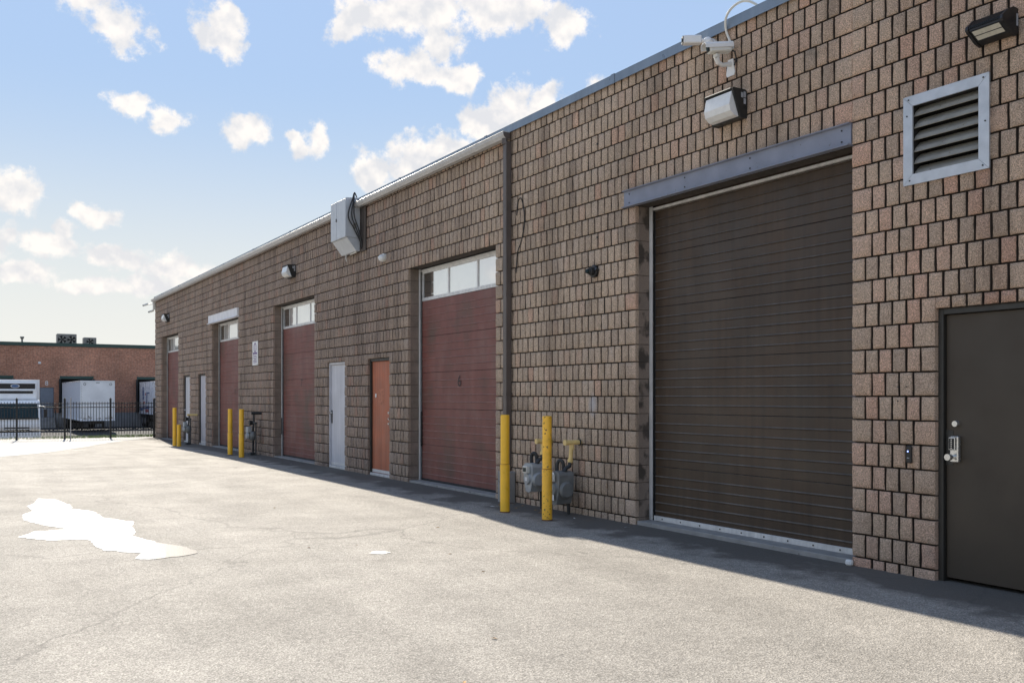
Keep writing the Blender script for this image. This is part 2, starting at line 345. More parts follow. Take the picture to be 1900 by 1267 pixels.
M_flash = paint('blue_grey_flashing', (.20, .245, .30), .38, .3, var=.12, scale=3, streak=.12)
M_gutter = paint('white_gutter', (.50, .49, .475), .4, 0, var=.1, scale=5, streak=.12)
M_spout = paint('brown_downspout', (.115, .095, .085), .45, .1, var=.15, streak=.15)
M_beam = paint('grey_blue_steel_beam', (.215, .23, .285), .5, .1, var=.18, scale=5, wear=(.09, .07, .06), wear_amt=.66)
M_whitebeam = paint('white_painted_beam', (.74, .73, .74), .5, 0, var=.08, streak=.1)
M_browndoor = paint('dark_brown_door_steel', (.052, .031, .017), .52, 0, var=.3, scale=1.4, streak=.25)
def mat_reddoor():
    m, nt, N, L, b = nodes_of('faded_oxblood_door'); p = P(N)
    c = ramp(N, L, noise(N, L, p, 1.1, 5, .6), [(.30, (.115, .066, .048)), (.5, (.185, .062, .048)), (.70, (.205, .105, .088))])
    c = mul(N, L, c, ramp(N, L, noise(N, L, mapping(N, L, p, (5, 5, 1.2)), 1, 6), [(.3, .85), (.7, 1.1)]))
    c = mul(N, L, c, (.42, .33, .30), ramp(N, L, noise(N, L, mapping(N, L, p, (20, 20, 5)), 2.2, 8, .7), [(.70, 0.), (.74, .7)]), 'MIX')
    L.new(c, b.inputs['Base Color']); b.inputs['Roughness'].default_value = .58; return m
M_reddoor = mat_reddoor()
M_ribglint = paint('brown_rib_glint_dust', (.115, .10, .085), .7, var=.4, scale=3, streak=.3)
M_redribglint = paint('oxblood_rib_glint_dust', (.26, .145, .115), .7, var=.4, scale=3, streak=.3)
M_alu = paint('white_aluminium_trim', (.66, .65, .63), .42, .1, var=.14, scale=7, wear=(.33, .30, .26), wear_amt=.66, streak=.15)
M_seal = paint('black_rubber', (.02, .02, .021), .7, var=.1)
M_conc = paint('grey_concrete', (.29, .28, .265), .9, var=.22, scale=6, bmp=.4, wear=(.13, .125, .11), wear_amt=.62, wscale=8)
M_orange = paint('faded_orange_door_paint', (.40, .125, .062), .55, var=.2, scale=2.5, streak=.22, wear=(.40, .27, .2), wear_amt=.70)
M_greydoor = paint('pale_grey_door_paint', (.55, .55, .58), .5, var=.1, scale=3, streak=.12, wear=(.28, .28, .29), wear_amt=.68)
M_lilac = paint('lilac_grey_door_paint', (.48, .47, .51), .5, var=.1, scale=3, streak=.12)
M_darkdoor = paint('dark_bronze_door_paint', (.046, .034, .022), .55, var=.12, scale=2, bmp=.08)
M_darkframe = paint('dark_bronze_frame', (.028, .026, .022), .45, var=.15)
M_galv = paint('galvanised_steel', (.50, .52, .55), .42, .45, var=.16, scale=9, wear=(.36, .26, .15), wear_amt=.68, wscale=9)
M_slat = paint('dusty_louvre_steel', (.29, .275, .24), .65, .1, var=.22, scale=9, wear=(.16, .12, .08), wear_amt=.62)
M_black = paint('black_satin_metal', (.016, .016, .017), .4, .1, var=.15)
M_void = paint('dark_interior', (.012, .011, .010), .9, var=.1)
M_bronze = paint('dark_bronze_housing', (.028, .028, .027), .45, .2, var=.2)
M_lens = paint('prismatic_white_lens', (.74, .74, .72), .16, 0, var=.06, scale=20, bmp=.15, bscale=60)
M_led = paint('frosted_led_panel', (.55, .53, .45), .3, var=.08)
M_sticker = paint('grey_label_sticker', (.33, .34, .36), .5, var=.2, scale=60)
M_white = paint('white_plastic', (.76, .75, .73), .35, var=.06)
M_ivory = paint('aged_white_plastic', (.66, .65, .60), .45, var=.12)
M_cable = paint('black_cable', (.018, .018, .019), .55, var=.1)
M_chrome = paint('brushed_chrome', (.66, .66, .64), .25, .85, var=.08)
M_elec = paint('pale_grey_cabinet', (.52, .545, .57), .45, .05, var=.07, streak=.08)
M_board = paint('weathered_brown_board', (.075, .06, .05), .85, var=.3, streak=.3)
def mat_yellow():
    m, nt, N, L, b = nodes_of('chipped_yellow_paint'); p = P(N)
    c = mul(N, L, (.95, .52, .045), ramp(N, L, noise(N, L, p, 6, 5), [(.3, .85), (.7, 1.12)]))
    c = mul(N, L, c, (.085, .05, .028), ramp(N, L, noise(N, L, p, 30, 7, .62), [(.60, 0.), (.63, .95)]), 'MIX')
    L.new(c, b.inputs['Base Color']); b.inputs['Roughness'].default_value = .42; return m
M_yellow = mat_yellow()
M_yellow2 = paint('clean_yellow_plastic_sleeve', (.95, .54, .035), .38, var=.1, scale=4, streak=.08)
M_gaspipe = paint('faded_yellow_gas_pipe', (.78, .58, .24), .5, var=.18, scale=14, wear=(.28, .17, .09), wear_amt=.66)
M_meter = paint('grey_meter_casting', (.36, .385, .40), .5, .15, var=.2, scale=14)
M_meter2 = paint('dark_grey_meter_casting', (.19, .20, .20), .55, .15, var=.2, scale=14)
M_darkpipe = paint('dark_iron_pipe', (.04, .043, .045), .55, .3, var=.25)
M_tag = paint('white_paper_tag', (.7, .7, .7), .7, var=.1)
M_rust = paint('rusty_iron', (.16, .075, .04), .8, var=.3, scale=20)
M_fence = paint('black_fence_paint', (.014, .014, .015), .4, .1, var=.1)
M_green = paint('dark_green_fascia', (.028, .065, .052), .5, var=.12, streak=.1)
M_concpale = paint('pale_dock_concrete', (.30, .30, .30), .9, var=.2, scale=2, streak=.2)
M_hvac = paint('roof_unit_steel', (.22, .215, .20), .5, .2, var=.15)
M_bluedoor = paint('grey_blue_steel_door', (.20, .225, .265), .5, var=.1)
M_twhite = paint('white_truck_paint', (.88, .88, .87), .3, 0, var=.05, scale=1.5)
def mat_trailer():
    m, nt, N, L, b = nodes_of('grubby_white_trailer'); p = P(N)
    c = mul(N, L, (.88, .88, .88), ramp(N, L, noise(N, L, p, 1.2, 5), [(.3, .9), (.7, 1.08)]))
    sp = N.new('ShaderNodeSeparateXYZ'); L.new(p, sp.inputs[0])
    ad = N.new('ShaderNodeMath'); ad.operation = 'MULTIPLY_ADD'; L.new(noise(N, L, p, 2.3, 7, .7), ad.inputs[0]); ad.inputs[1].default_value = -2.2; L.new(sp.outputs[2], ad.inputs[2])
    c = mul(N, L, c, (.14, .11, .08), ramp(N, L, ad.outputs[0], [(.0, .0), (.001, .0)]), 'MIX')
    r = N.new('ShaderNodeMapRange'); r.inputs['From Min'].default_value = -1.28; r.inputs['From Max'].default_value = -1.12; r.inputs['To Min'].default_value = .85; r.inputs['To Max'].default_value = 0; L.new(ad.outputs[0], r.inputs['Value'])
    c = mul(N, L, c, (.14, .11, .08), r.outputs[0], 'MIX')
    L.new(c, b.inputs['Base Color']); b.inputs['Roughness'].default_value = .4; return m
M_trailer = mat_trailer()
M_trail_side = paint('pale_blue_white_trailer_side', (.82, .85, .90), .4, var=.08)
M_glassdark = matte(paint('dark_tinted_windscreen', (.012, .030, .034), .22, 0, var=.3, scale=1.5), .3)
M_tyre = paint('tyre_rubber', (.018, .018, .018), .8, var=.15)
M_rim = paint('steel_rim', (.30, .30, .31), .4, .4, var=.1)
M_headlamp = paint('clear_headlamp', (.45, .47, .5), .1, .3, var=.1)
M_blue = paint('blue_print', (.05, .11, .24), .5, var=.1)
M_red = paint('red_print', (.40, .05, .06), .5, var=.1)
M_purple = paint('purple_print', (.17, .10, .26), .5, var=.1)
M_marking = paint('dark_stencil_paint', (.035, .02, .02), .6, var=.2)
M_silver = paint('silver_grey_post', (.33, .33, .34), .4, .5, var=.1)
M_leaf = paint('dry_leaf', (.33, .19, .07), .8, var=.35, scale=25)
M_litter = paint('white_litter', (.7, .7, .68), .6, var=.1)
def mat_pane(name, milky, dark):
    m, nt, N, L, b = nodes_of(name); p = P(N)
    c = ramp(N, L, noise(N, L, p, 1.7, 4), [(.35, dark), (.6, milky)])
    L.new(c, b.inputs['Base Color']); b.inputs['Roughness'].default_value = .3
    g = N.new('ShaderNodeBsdfGlossy'); g.inputs['Roughness'].default_value = .05; g.inputs['Color'].default_value = (.95, .96, .97, 1)
    mx = N.new('ShaderNodeMixShader'); mx.inputs[0].default_value = .58
    L.new(b.outputs[0], mx.inputs[1]); L.new(g.outputs[0], mx.inputs[2]); L.new(mx.outputs[0], N['Material Output'].inputs[0])
    return m
M_pane = mat_pane('milky_reflecting_glass', (.62, .62, .60), (.5, .5, .5))
M_panedark = mat_pane('dark_reflection_glass', (.03, .03, .03), (.015, .015, .015))
M_grass = paint('grass_blades', (.10, .17, .035), .7, var=.35, scale=8)

# ------------------------------------------------------------------ ground
def gz(y):
    if y < 22: return 0.
    if y < 37.6: return -.1*(y-22)/15.6
    if y < 39.4: return -.1
    if y < 41: return -.1 - .93*(y-39.4)/1.6
    return -1.03
def build_ground():
    xs = [-900, -300, -100, -40, -20, -12, -8, -4, -2, 0.1, .6, 20, 60, 200, 900]
    ys = [-900, -200, -60, -20, -8, 0, 4, 8, 12, 16, 20, 22, 26, 30, 34, 37.6, 39.4, 41, 47, 55, 70, 83, 120, 300, 1200]
    mb = MB(); n = len(xs)
    mb.add([(x, y, gz(y)) for y in ys for x in xs], [(j*n+i, j*n+i+1, (j+1)*n+i+1, (j+1)*n+i) for j in range(len(ys)-1) for i in range(n-1)])
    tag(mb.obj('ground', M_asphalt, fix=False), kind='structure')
build_ground()
tag(MB().add([(-200, 41.2, -1.026), (200, 41.2, -1.026), (200, 82.6, -1.026), (-200, 82.6, -1.026)], [(0, 1, 2, 3)]).obj('yard_pavement', matte(paint('shade_darkened_asphalt', (.052, .052, .055), .95, var=.25, scale=3, bmp=.3), .08), fix=False), kind='structure')  # dark base colour paints in the shade lying across the yard
def apron():
    front = [(-40, 19), (-14, 22.4), (-9, 24.2), (-6.4, 25.4), (-5.7, 26), (-4.9, 27), (-4.3, 28), (-3.3, 30.3), (-2.3, 33), (-1.2, 35.2), (-.35, 36.8), (-.06, 37.45)]
    mb = MB(); n = len(front)
    mb.add([(x, max(y, 22.02), gz(max(y, 22.02))+.004) for x, y in front] + [(x, 37.6, gz(37.6)+.004) for x, y in front], [(i, i+1, n+i+1, n+i) for i in range(n-1)])
    mb.add([(-40, 37.6, -.096), (-.06, 37.6, -.096), (-.06, 37.75, -.096), (-40, 37.75, -.096)], [(0, 1, 2, 3)])
    tag(mb.obj('concrete_apron', matte(paint('glare_paled_concrete_apron', (.47, .455, .425), .9, var=.12, scale=1.2, bmp=.2, wear=(.40, .385, .36), wear_amt=.6, wscale=2), .15), fix=False), kind='structure')  # pale paving colour also paints in the sun glare lying on it
apron()

# ------------------------------------------------------------------ block building
OVER = [(5.2, 8.2), (11.4, 14.4), (19.2, 22.2), (25.4, 28.4), (33.2, 36.2)]          # overhead door openings
MAN = [(3.4, 4.4), (15.2, 16.2), (17.4, 18.4), (29.2, 30.2), (31.4, 32.4)]            # personnel door openings
Y0, Y1 = -3.6, 37.4
HEAD, MHEAD, TOP = 3.68, 2.18, 5.22
DEP = .046
VENT = (4.0, 4.6, 3.28, 3.88)
building = tag(thing('industrial_building', 'long brown split-face block industrial building with overhead doors', 'building'))
core_open = [(a, b, -9, HEAD) for a, b in OVER] + [(a, b, -9, MHEAD) for a, b in MAN] + [VENT]
def intervals(opens, z0, z1, a, b):
    cuts = sorted((o[0], o[1]) for o in opens if o[2] < z1-1e-6 and o[3] > z0+1e-6)
    res = []; c = a
    for u, v in cuts:
        if u > c+1e-6: res.append((c, u))
        c = max(c, v)
    if c < b-1e-6: res.append((c, b))
    return res
mb = MB()
zb = [-.35, MHEAD, VENT[2], HEAD, VENT[3], TOP]
for z0, z1 in zip(zb, zb[1:]):
    for a, b in intervals(core_open, z0, z1, Y0, Y1-.03): mb.box(DEP, .20, a, b, z0, z1)
mb.box(.2, 16, Y1-.25, Y1-.03, -.35, TOP); mb.box(.2, 16, Y0, Y0+.2, -.35, TOP); mb.box(15.8, 16, Y0+.2, Y1-.25, -.35, TOP)
mb.obj('wall', M_mortar, building)
MB().box(.2, 15.8, Y0+.2, Y1-.25, 5.0, 5.16).obj('roof', paint('roof_membrane', (.12, .12, .12), .9), building)

def block_mesh(w, h, rnd, edge0=False, edge1=False, jit=1.0):
    """one scored split-face piece, face towards -X; origin at its centre on the wall face"""
    gv, gh = .0088, .0055
    a0 = -w/2 + (0 if edge0 else gv); a1 = w/2 - (0 if edge1 else gv); b0, b1 = -h/2+gh, h/2-gh
    def ring(ins, x, jx, jp):
        pts = []
        for u, v in ((0,0),(.33,0),(.67,0),(1,0),(1,.33),(1,.67),(1,1),(.67,1),(.33,1),(0,1),(0,.67),(0,.33)):
            e0 = ins*(.3 if edge0 else 1); e1 = ins*(.3 if edge1 else 1)
            y = (a0+e0) + u*((a1-e1)-(a0+e0)); z = (b0+ins) + v*((b1-ins)-(b0+ins))
            pts.append((x + rnd.uniform(-jx, jx), y + rnd.uniform(-jp, jp), z + rnd.uniform(-jp, jp)))
        return pts
    r0 = ring(0, DEP+.002, 0, 0); r1 = ring(.001, .008, .003*jit, .0016*jit); r2 = ring(.007, .0005, .0028*jit, .0022*jit); r3 = ring(min(w, h)*.27, -.004, .0045*jit, .007*jit)
    vs_ = r0 + r1 + r2 + r3 + [(-.005 + rnd.uniform(-.005, .004), 0, 0)]
    fs = []
    for k in range(3):
        for i in range(12):
            j = (i+1) % 12; fs.append((k*12+i, k*12+j, (k+1)*12+j, (k+1)*12+i))
    fs += [(36+i, 36+(i+1) % 12, 48) for i in range(12)]
    fs = [f[::-1] for f in fs]
    # the sawn sides of the scores are dirty like the joints; faces at a reveal keep the block face
    side = [1]*12 + [0]*(len(fs)-12)
    for i in range(12):
        if (edge0 and i in (9, 10, 11)) or (edge1 and i in (3, 4, 5)): side[i] = 0
    return vs_, fs, side
CAMX, CAMY, CAMZ, TH, FPX = -6.772, -.185, 1.48, R(31.314), 1716.
def pix(x, y, z):
    a, s = x-CAMX, y-CAMY; d = s*math.cos(TH)+a*math.sin(TH)
    if d < .3: return None
    return 950+FPX*(-s*math.sin(TH)+a*math.cos(TH))/d, 735.2-FPX*(z-CAMZ)/d, d
def build_blocks():
    opens = list(core_open) + [(5.2, 8.4, 3.68, 3.88), (25.4, 28.6, 3.68, 3.88)]
    pcs = []
    for r in range(-1, 26):
        z0, z1 = .08+.2*r, .28+.2*r
        off = 0. if r % 2 == 0 else .2
        def cut(a, b, za, zc):
            """pieces between two edges following the running bond"""
            k = math.floor((a-off)/.4+1e-6); pts = {round(a, 4), round(b, 4)}
            first = off + .4*k
            while first < b:
                pts |= {round(first+.4*i/3, 4) for i in range(3)}
                first += .4
            ps = sorted(q for q in pts if a-1e-6 <= q <= b+1e-6)
            if len(ps) > 2:
                if abs((a-off)/.4-round((a-off)/.4)) > .01: ps = [p_ for p_ in ps if p_ <= a+1e-6 or p_ >= a+.199]
                if abs((b-off)/.4-round((b-off)/.4)) > .01: ps = [p_ for p_ in ps if p_ >= b-1e-6 or p_ <= b-.199]
            for i in range(len(ps)-1):
                if ps[i+1]-ps[i] > .02: pcs.append((ps[i], ps[i+1], za, zc, i == 0 and a > Y0, i == len(ps)-2))
        ivs = intervals(opens, z0, z1, Y0, Y1)
        if z0 > 3.8:       # control joint above the steel lintel
            ivs = [q for u, v in ivs for q in (((u, 5.2), (5.2, v)) if u < 5.19 and v > 5.21 else ((u, v),))]
        for a, b in ivs: cut(a, b, z0, z1)
        for o in opens:    # cut course above a personnel door
            if z0 < o[3]-.01 < z1-.02 and o[3] > 0: cut(o[0], o[1], o[3], z1)
    sized = []
    for p_ in pcs:
        y, z = (p_[0]+p_[1])/2, (p_[2]+p_[3])/2; q = pix(0, y, z); area = 0
        if q and -10 < q[0] < 1910 and -15 < q[1] < 1280 and z > -.02:
            a = pix(0, p_[0], z); b = pix(0, p_[1], z); area = abs(a[0]-b[0])*(p_[3]-p_[2])*FPX/q[2]
        sized.append((area, p_))
    sized.sort(key=lambda t: -t[0])
    rnd = random.Random(3); cache = {}
    for area, p_ in sized[:300]:
        w, h = p_[1]-p_[0], p_[3]-p_[2]; key = (round(w, 3), round(h, 3), p_[4], p_[5])
        ls = cache.setdefault(key, [])
        if len(ls) < 9:
            v, f, sd_ = block_mesh(w, h, rnd, p_[4], p_[5]); ls.append(MB().add(v, f).mesh('block', M_block, True, False)); me = ls[-1]
            me.materials.append(M_mortar); me.polygons.foreach_set('material_index', sd_)
            me.set_sharp_from_angle(angle=R(50))
        else: me = rnd.choice(ls)
        o = link('block', me, building, (rnd.uniform(-.003, .0025), (p_[0]+p_[1])/2, (p_[2]+p_[3])/2))
    mb = MB(); sides = []
    for area, p_ in sized[300:]:
        v, f, sd_ = block_mesh(p_[1]-p_[0], p_[3]-p_[2], rnd, p_[4], p_[5]); sides += sd_; dx = rnd.uniform(-.003, .0025)
        cy, cz = (p_[0]+p_[1])/2, (p_[2]+p_[3])/2
        mb.add([(x+dx, y+cy, z+cz) for x, y, z in v], f)
    # return wall at the far end of the building
    for r in range(-1, 26):
        x = .0
        while x < 6:
            w = .1333; v, f, sd_ = block_mesh(w, .2, rnd); sides += [0]*len(sd_)
            mb.add([(y+x+w/2, Y1-.006-xx, z+.18+.2*r) for xx, y, z in v], [q[::-1] for q in f]); x += w
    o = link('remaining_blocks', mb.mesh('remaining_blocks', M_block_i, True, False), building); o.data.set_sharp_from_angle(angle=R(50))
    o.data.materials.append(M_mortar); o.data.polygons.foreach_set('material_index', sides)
    tag(o, kind='stuff')
build_blocks()
for yy, zz in ((8.93, 4.56), (8.93, 3.42), (4.735, 1.56), (4.655, 1.56), (4.735, 1.44), (4.655, 1.44)):
    MB().tube([(-.006, yy, zz), (-.013, yy, zz)], .011 if yy > 6 else .006, 8).obj('wall_bolt', M_darkpipe, building)
# smooth return blocks of the door jambs (the far jamb of each opening faces the yard)
jm = {}
rj = random.Random(11)
for di, (a, b) in enumerate(OVER):
    for r in range(-1, 18):
        m_ = M_jamb2 if di == 0 else M_jamb
        if (di == 0) not in jm: jm[di == 0] = MB().cbox(DEP-.002, .20, 0, .05, -.0975, .0975, .003).mesh('jamb_block', m_)
        link('jamb_block', jm[di == 0], building, (rj.uniform(-.001, .001), b-.003+rj.uniform(-.0015, .0015), .18+.2*r))
# parapet flashing in lengths
y = Y0
while y < Y1+.02:
    y2 = min(y+3.05, Y1+.03)
    MB().prism([(-.035, 5.195), (-.028, 5.195), (-.028, 5.29), (.30, 5.30), (.30, 5.31), (-.035, 5.30)], 'y', y+.004, y2-.004).obj('flashing', M_flash, building)
    MB().prism([(-.041, 5.19), (-.0365, 5.19), (-.0365, 5.302), (.29, 5.3125), (.29, 5.316), (-.041, 5.306)], 'y', y2-.05, y2+.02).obj('flashing_joint', M_flash, building)
    y = y2
    if y > Y1: break
# gutter on the far bays and its downspout
GY = 10.98
y = GY-.05
while y < Y1-.1:
    y2 = min(y+6.1, Y1+.02)
    MB().prism([(-.042, 5.19), (-.155, 5.19), (-.165, 5.182), (-.158, 5.175), (-.150, 5.14), (-.115, 5.098), (-.042, 5.095), (-.042, 5.10), (-.112, 5.104), (-.144, 5.142), (-.15, 5.178), (-.048, 5.178)], 'y', y+.002, y2-.002).obj('gutter', M_gutter, building)
    y = y2
MB().prism([(-.155, 5.17), (-.148, 5.13), (-.113, 5.09), (-.045, 5.09), (-.045, 5.17)], 'y', GY-.055, GY-.051).obj('gutter_end_cap', M_spout, building)
ds = MB().tube([(-.10, GY, 5.10), (-.10, GY, 5.02)], .045, 4)
ds.cbox(-.105, -.012, GY-.045, GY+.045, .44, 5.06, .008)
ds = ds.obj('downspout', M_spout, building)
for z in (4.3, 2.9, 1.5): MB().box(-.108, 0, GY-.048, GY+.048, z, z+.03).obj('strap', M_spout, ds)

# ---- overhead doors
def door_profile(x, z0, z1, pitch, dep, lip):
    pts = [(x, z0)]; z = z0
    while z + pitch < z1 - .02:
        z += pitch
        if dep > 0: pts += [(x, z-lip*2), (x+dep, z-lip*1.4), (x+dep, z-lip*.4), (x, z)]
        else: pts += [(x, z-lip*1.4), (x+dep, z-lip*1.05), (x+dep, z-lip*.8), (x, z)]
    pts += [(x, z1-.006), (x+.012, z1)]
    return pts
def big_door(a, b, leafmat, bottom, nsec, pitch, dep, windows, label, ribglint, X=.235, lip=.008):
    leaf = MB().box(X+.03, X+.05, a, b, bottom, HEAD+.1).obj('overhead_door', M_seal, building); leaf['label'] = label
    hs = (HEAD+.06 - bottom)/nsec
    n = nsec - (1 if windows else 0)
    for i in range(n):
        pr = door_profile(X, bottom+i*hs, bottom+(i+1)*hs-.003, pitch, dep, lip)
        pr = pr + [(X+.029, pr[-1][1]), (X+.029, pr[0][1])]
        po = MB().prism(pr, 'y', a-.02, b-.075).obj('door_panel', leafmat, leaf); po.data.materials.append(ribglint)
        for q in po.data.polygons:      # dusty tone on the upper rib edges also paints in their glints
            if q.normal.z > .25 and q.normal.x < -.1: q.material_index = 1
    if windows:
        z0, z1 = bottom+n*hs, HEAD-.03; ya, yb = a-.02, b-.075
        fr = MB(); fr.box(X-.004, X+.028, ya, yb, z0, z0+.055); fr.box(X-.004, X+.028, ya, yb, z1-.055, z1)
        k = windows
        for i in range(k+1):
            yy = ya + (yb-ya)*i/k; w = .03 if i in (0, k) else .02
            fr.box(X-.002, X+.027, max(ya, yy-w), min(yb, yy+w), z0+.055, z1-.055)
        fr.obj('window_frame', M_alu, leaf)
        for i in range(k):
            u, v = ya+(yb-ya)*i/k+.02, ya+(yb-ya)*(i+1)/k-.02
            MB().box(X+.012, X+.018, u, v, z0+.05, z1-.05).obj('window_pane', M_pane, leaf)
        # dark strip next to the far stile paints in a dark reflection
        MB().box(X+.008, X+.0115, yb-.42, yb-.03, z0+.056, z1-.056).obj('window_pane', M_panedark, leaf)
    # track on the far jamb, header trim, bottom seal
    MB().prism([(X-.035, b-.005), (X-.035, b-.06), (X-.03, b-.06), (X-.03, b-.012), (X+.02, b-.012), (X+.02, b-.005)], 'z', bottom-.02, HEAD).obj('track', M_alu, leaf)
    MB().box(X-.006, X+.02, b-.078, b-.064, bottom, HEAD).obj('side_seal', M_seal, leaf)
    MB().box(X-.03, X+.0, a, b-.061, HEAD-.045, HEAD-.018).obj('head_trim', M_alu, leaf)
    return leaf
D1 = big_door(*OVER[0], M_browndoor, .06, 6, .1005, -.010, 0, 'dark brown ribbed overhead door', M_ribglint, lip=.014)
MB().cbox(.212, .236, 5.2, 8.13, .045, .10, .003).obj('bottom_bar', M_alu, D1)
bolts = MB()
for i in range(9): bolts.tube([(.213, 5.5+i*.31, .072), (.208, 5.5+i*.31, .072)], .009, 6)
bolts.obj('bolt', M_black, D1)
MB().cbox(.012, .235, 5.2, 8.19, -.3, .045, .006).obj('door_sill', M_conc, building)
labels = ['faded oxblood overhead door numbered 6', 'faded oxblood overhead door numbered 7', 'faded oxblood overhead door under white beam', 'faded oxblood overhead door beside the fence']
doors = []
for (a, b), lb, bt in zip(OVER[1:], labels, (.04, .03, -.0, -.07)):
    d = big_door(a, b, M_reddoor, bt, 6, .1205, -.007, 3, lb, M_redribglint, lip=.012); doors.append(d)
    MB().cbox(.014, .236, a, b-.01, -.3, bt-.006, .006).obj('door_sill', M_conc, building)
    MB().box(.225, .245, a, b-.08, bt-.004, bt+.03).obj('bottom_seal', M_seal, d)
def wall_text(txt, size, y, z, X, mat, parent, name='door_number'):
    link(name, text_mesh(txt, size, 0, lambda u, v: (X, y-u, z+v), mat, name), parent)
wall_text('6', .26, 12.95, 1.72, .2268, M_marking, doors[0])
wall_text('7', .26, 20.75, 1.78, .2268, M_marking, doors[1])
wall_text('8', .2, 26.6, 1.6, .2268, M_marking, doors[2])
MB().cbox(.21, .222, 14.30, 14.335, .62, 1.22, .004).obj('lock_bar', M_black, doors[0])
MB().cbox(.19, .205, 22.13, 22.16, .55, .95, .004).obj('lock_bar', M_black, doors[1])
# steel lintels
lb_ = MB().prism([(.02, 3.68), (-.055, 3.68), (-.055, 3.69), (-.012, 3.698), (-.012, 3.866), (-.045, 3.872), (-.045, 3.88), (.02, 3.88)], 'y', 5.203, 8.40).obj('steel_lintel', M_beam, building)
lb_['label'] = 'grey-blue steel lintel over the brown door'
for yy in (5.3, 6.4, 7.35, 8.3):
    MB().tube([(-.0125, yy, 3.83), (-.018, yy, 3.83)], .008, 8).obj('bolt', M_black, lb_)
    MB().tube([(-.0125, yy, 3.73), (-.018, yy, 3.73)], .008, 8).obj('bolt', M_black, lb_)
wb = MB().prism([(.02, 3.66), (-.10, 3.66), (-.10, 3.668), (-.05, 3.70), (-.05, 3.90), (-.06, 3.905), (-.06, 3.91), (.02, 3.91)], 'y', 25.35, 28.65).obj('steel_lintel', M_whitebeam, building)
wb['label'] = 'white painted steel lintel'

# ---- personnel doors
def man_door(a, b, mat, fmat, label, rec=.07, thr=True, zt=MHEAD, z0=.03):
    fr = MB(); f = .045
    fr.cbox(rec-.03, rec+.1, b-f, b+.0, -.3, zt, .003).cbox(rec-.03, rec+.1, a, a+f, -.3, zt, .003).cbox(rec-.03, rec+.1, a+f, b-f, zt-f, zt, .003)
    fo = fr.obj('door_frame', fmat, building); fo['label'] = label
    lf = MB().cbox(rec+.005, rec+.05, a+f+.004, b-f-.004, z0+.02, zt-f-.004, .003).obj('door', mat, fo)
    if thr:
        MB().cbox(rec-.045, rec+.06, a+f, b-f, z0-.03, z0+.016, .003).obj('threshold', M_alu, fo)
        MB().cbox(rec-.002, rec+.004, a+f+.01, b-f-.01, z0+.03, z0+.085, .001).obj('door_sweep', M_alu, lf)
    MB().box(rec+.051, rec+.14, a+f, b-f, -.3, z0-.031).obj('sill_block', M_conc, fo)
    return fo, lf
fo, lf = man_door(*MAN[0], M_darkdoor, M_darkframe, 'dark bronze steel door with push-button lock', thr=False, z0=.01)
X = .075
MB().cbox(X-.004, X+.002, 4.29, 4.352, .93, 1.21, .001).obj('latch_guard', M_darkframe, lf)
kp = MB().cbox(X-.045, X, 4.225, 4.295, .955, 1.165, .008).obj('push_button_lock', M_chrome, lf)
MB().cbox(X-.072, X-.045, 4.232, 4.288, 1.055, 1.155, .004).obj('button_housing', M_chrome, kp)
MB().box(X-.074, X-.0722, 4.238, 4.282, 1.062, 1.148).obj('button_plate', M_black, kp)
for i in range(5): MB().tube([(X-.074, 4.258, 1.072+i*.016), (X-.079, 4.258, 1.072+i*.016)], .005, 6).obj('button', M_chrome, kp)
smooth_angle(MB().tube([(X-.044, 4.262, 1.0), (X-.085, 4.262, 1.0), (X-.088, 4.262, 1.0), (X-.125, 4.262, 1.0)], [.016, .016, .026, .026], 16).obj('door_knob', M_chrome, kp))
smooth_angle(MB().tube([(X+.002, 4.262, 1.262), (X-.03, 4.262, 1.262)], [.026, .023], 16).obj('deadbolt', M_chrome, lf))
fo, lf = man_door(*MAN[1], M_orange, M_darkframe, 'faded orange steel door', z0=.03)
X = .075
MB().cbox(X-.012, X, 15.95, 16.0, 1.46, 1.53, .003).obj('bell_plate', M_white, lf)
MB().cbox(X-.003, X+.001, 15.62, 15.88, 1.33, 1.62, .001).obj('old_sign_patch', paint('old_sign_glue', (.40, .15, .085), .7, var=.35, scale=20), lf)
for z in (1.18, 1.07, .98): smooth_angle(MB().tube([(X, 15.32, z), (X-.045, 15.32, z)], [.02, .024], 10).obj('door_knob', M_chrome, lf))
fo, lf = man_door(*MAN[2], M_greydoor, M_greydoor, 'pale grey steel door with pry plate', z0=.03)
MB().cbox(X-.008, X+.001, 18.285, 18.345, .92, 1.19, .002).obj('latch_guard', M_black, lf)
smooth_angle(MB().tube([(X-.008, 18.30, 1.14), (X-.06, 18.30, 1.14)], [.018, .028], 10).obj('door_knob', M_chrome, lf))
fo, lf = man_door(*MAN[3], M_lilac, M_darkframe, 'lilac-grey steel door beside white-beamed bay', z0=-.02)
fo, lf = man_door(*MAN[4], M_greydoor, M_darkframe, 'pale grey steel door behind gas meter', z0=-.03)
smooth_angle(MB().tube([(X, 32.3, 1.02), (X-.06, 32.3, 1.02)], [.018, .028], 8).obj('door_knob', M_chrome, lf))

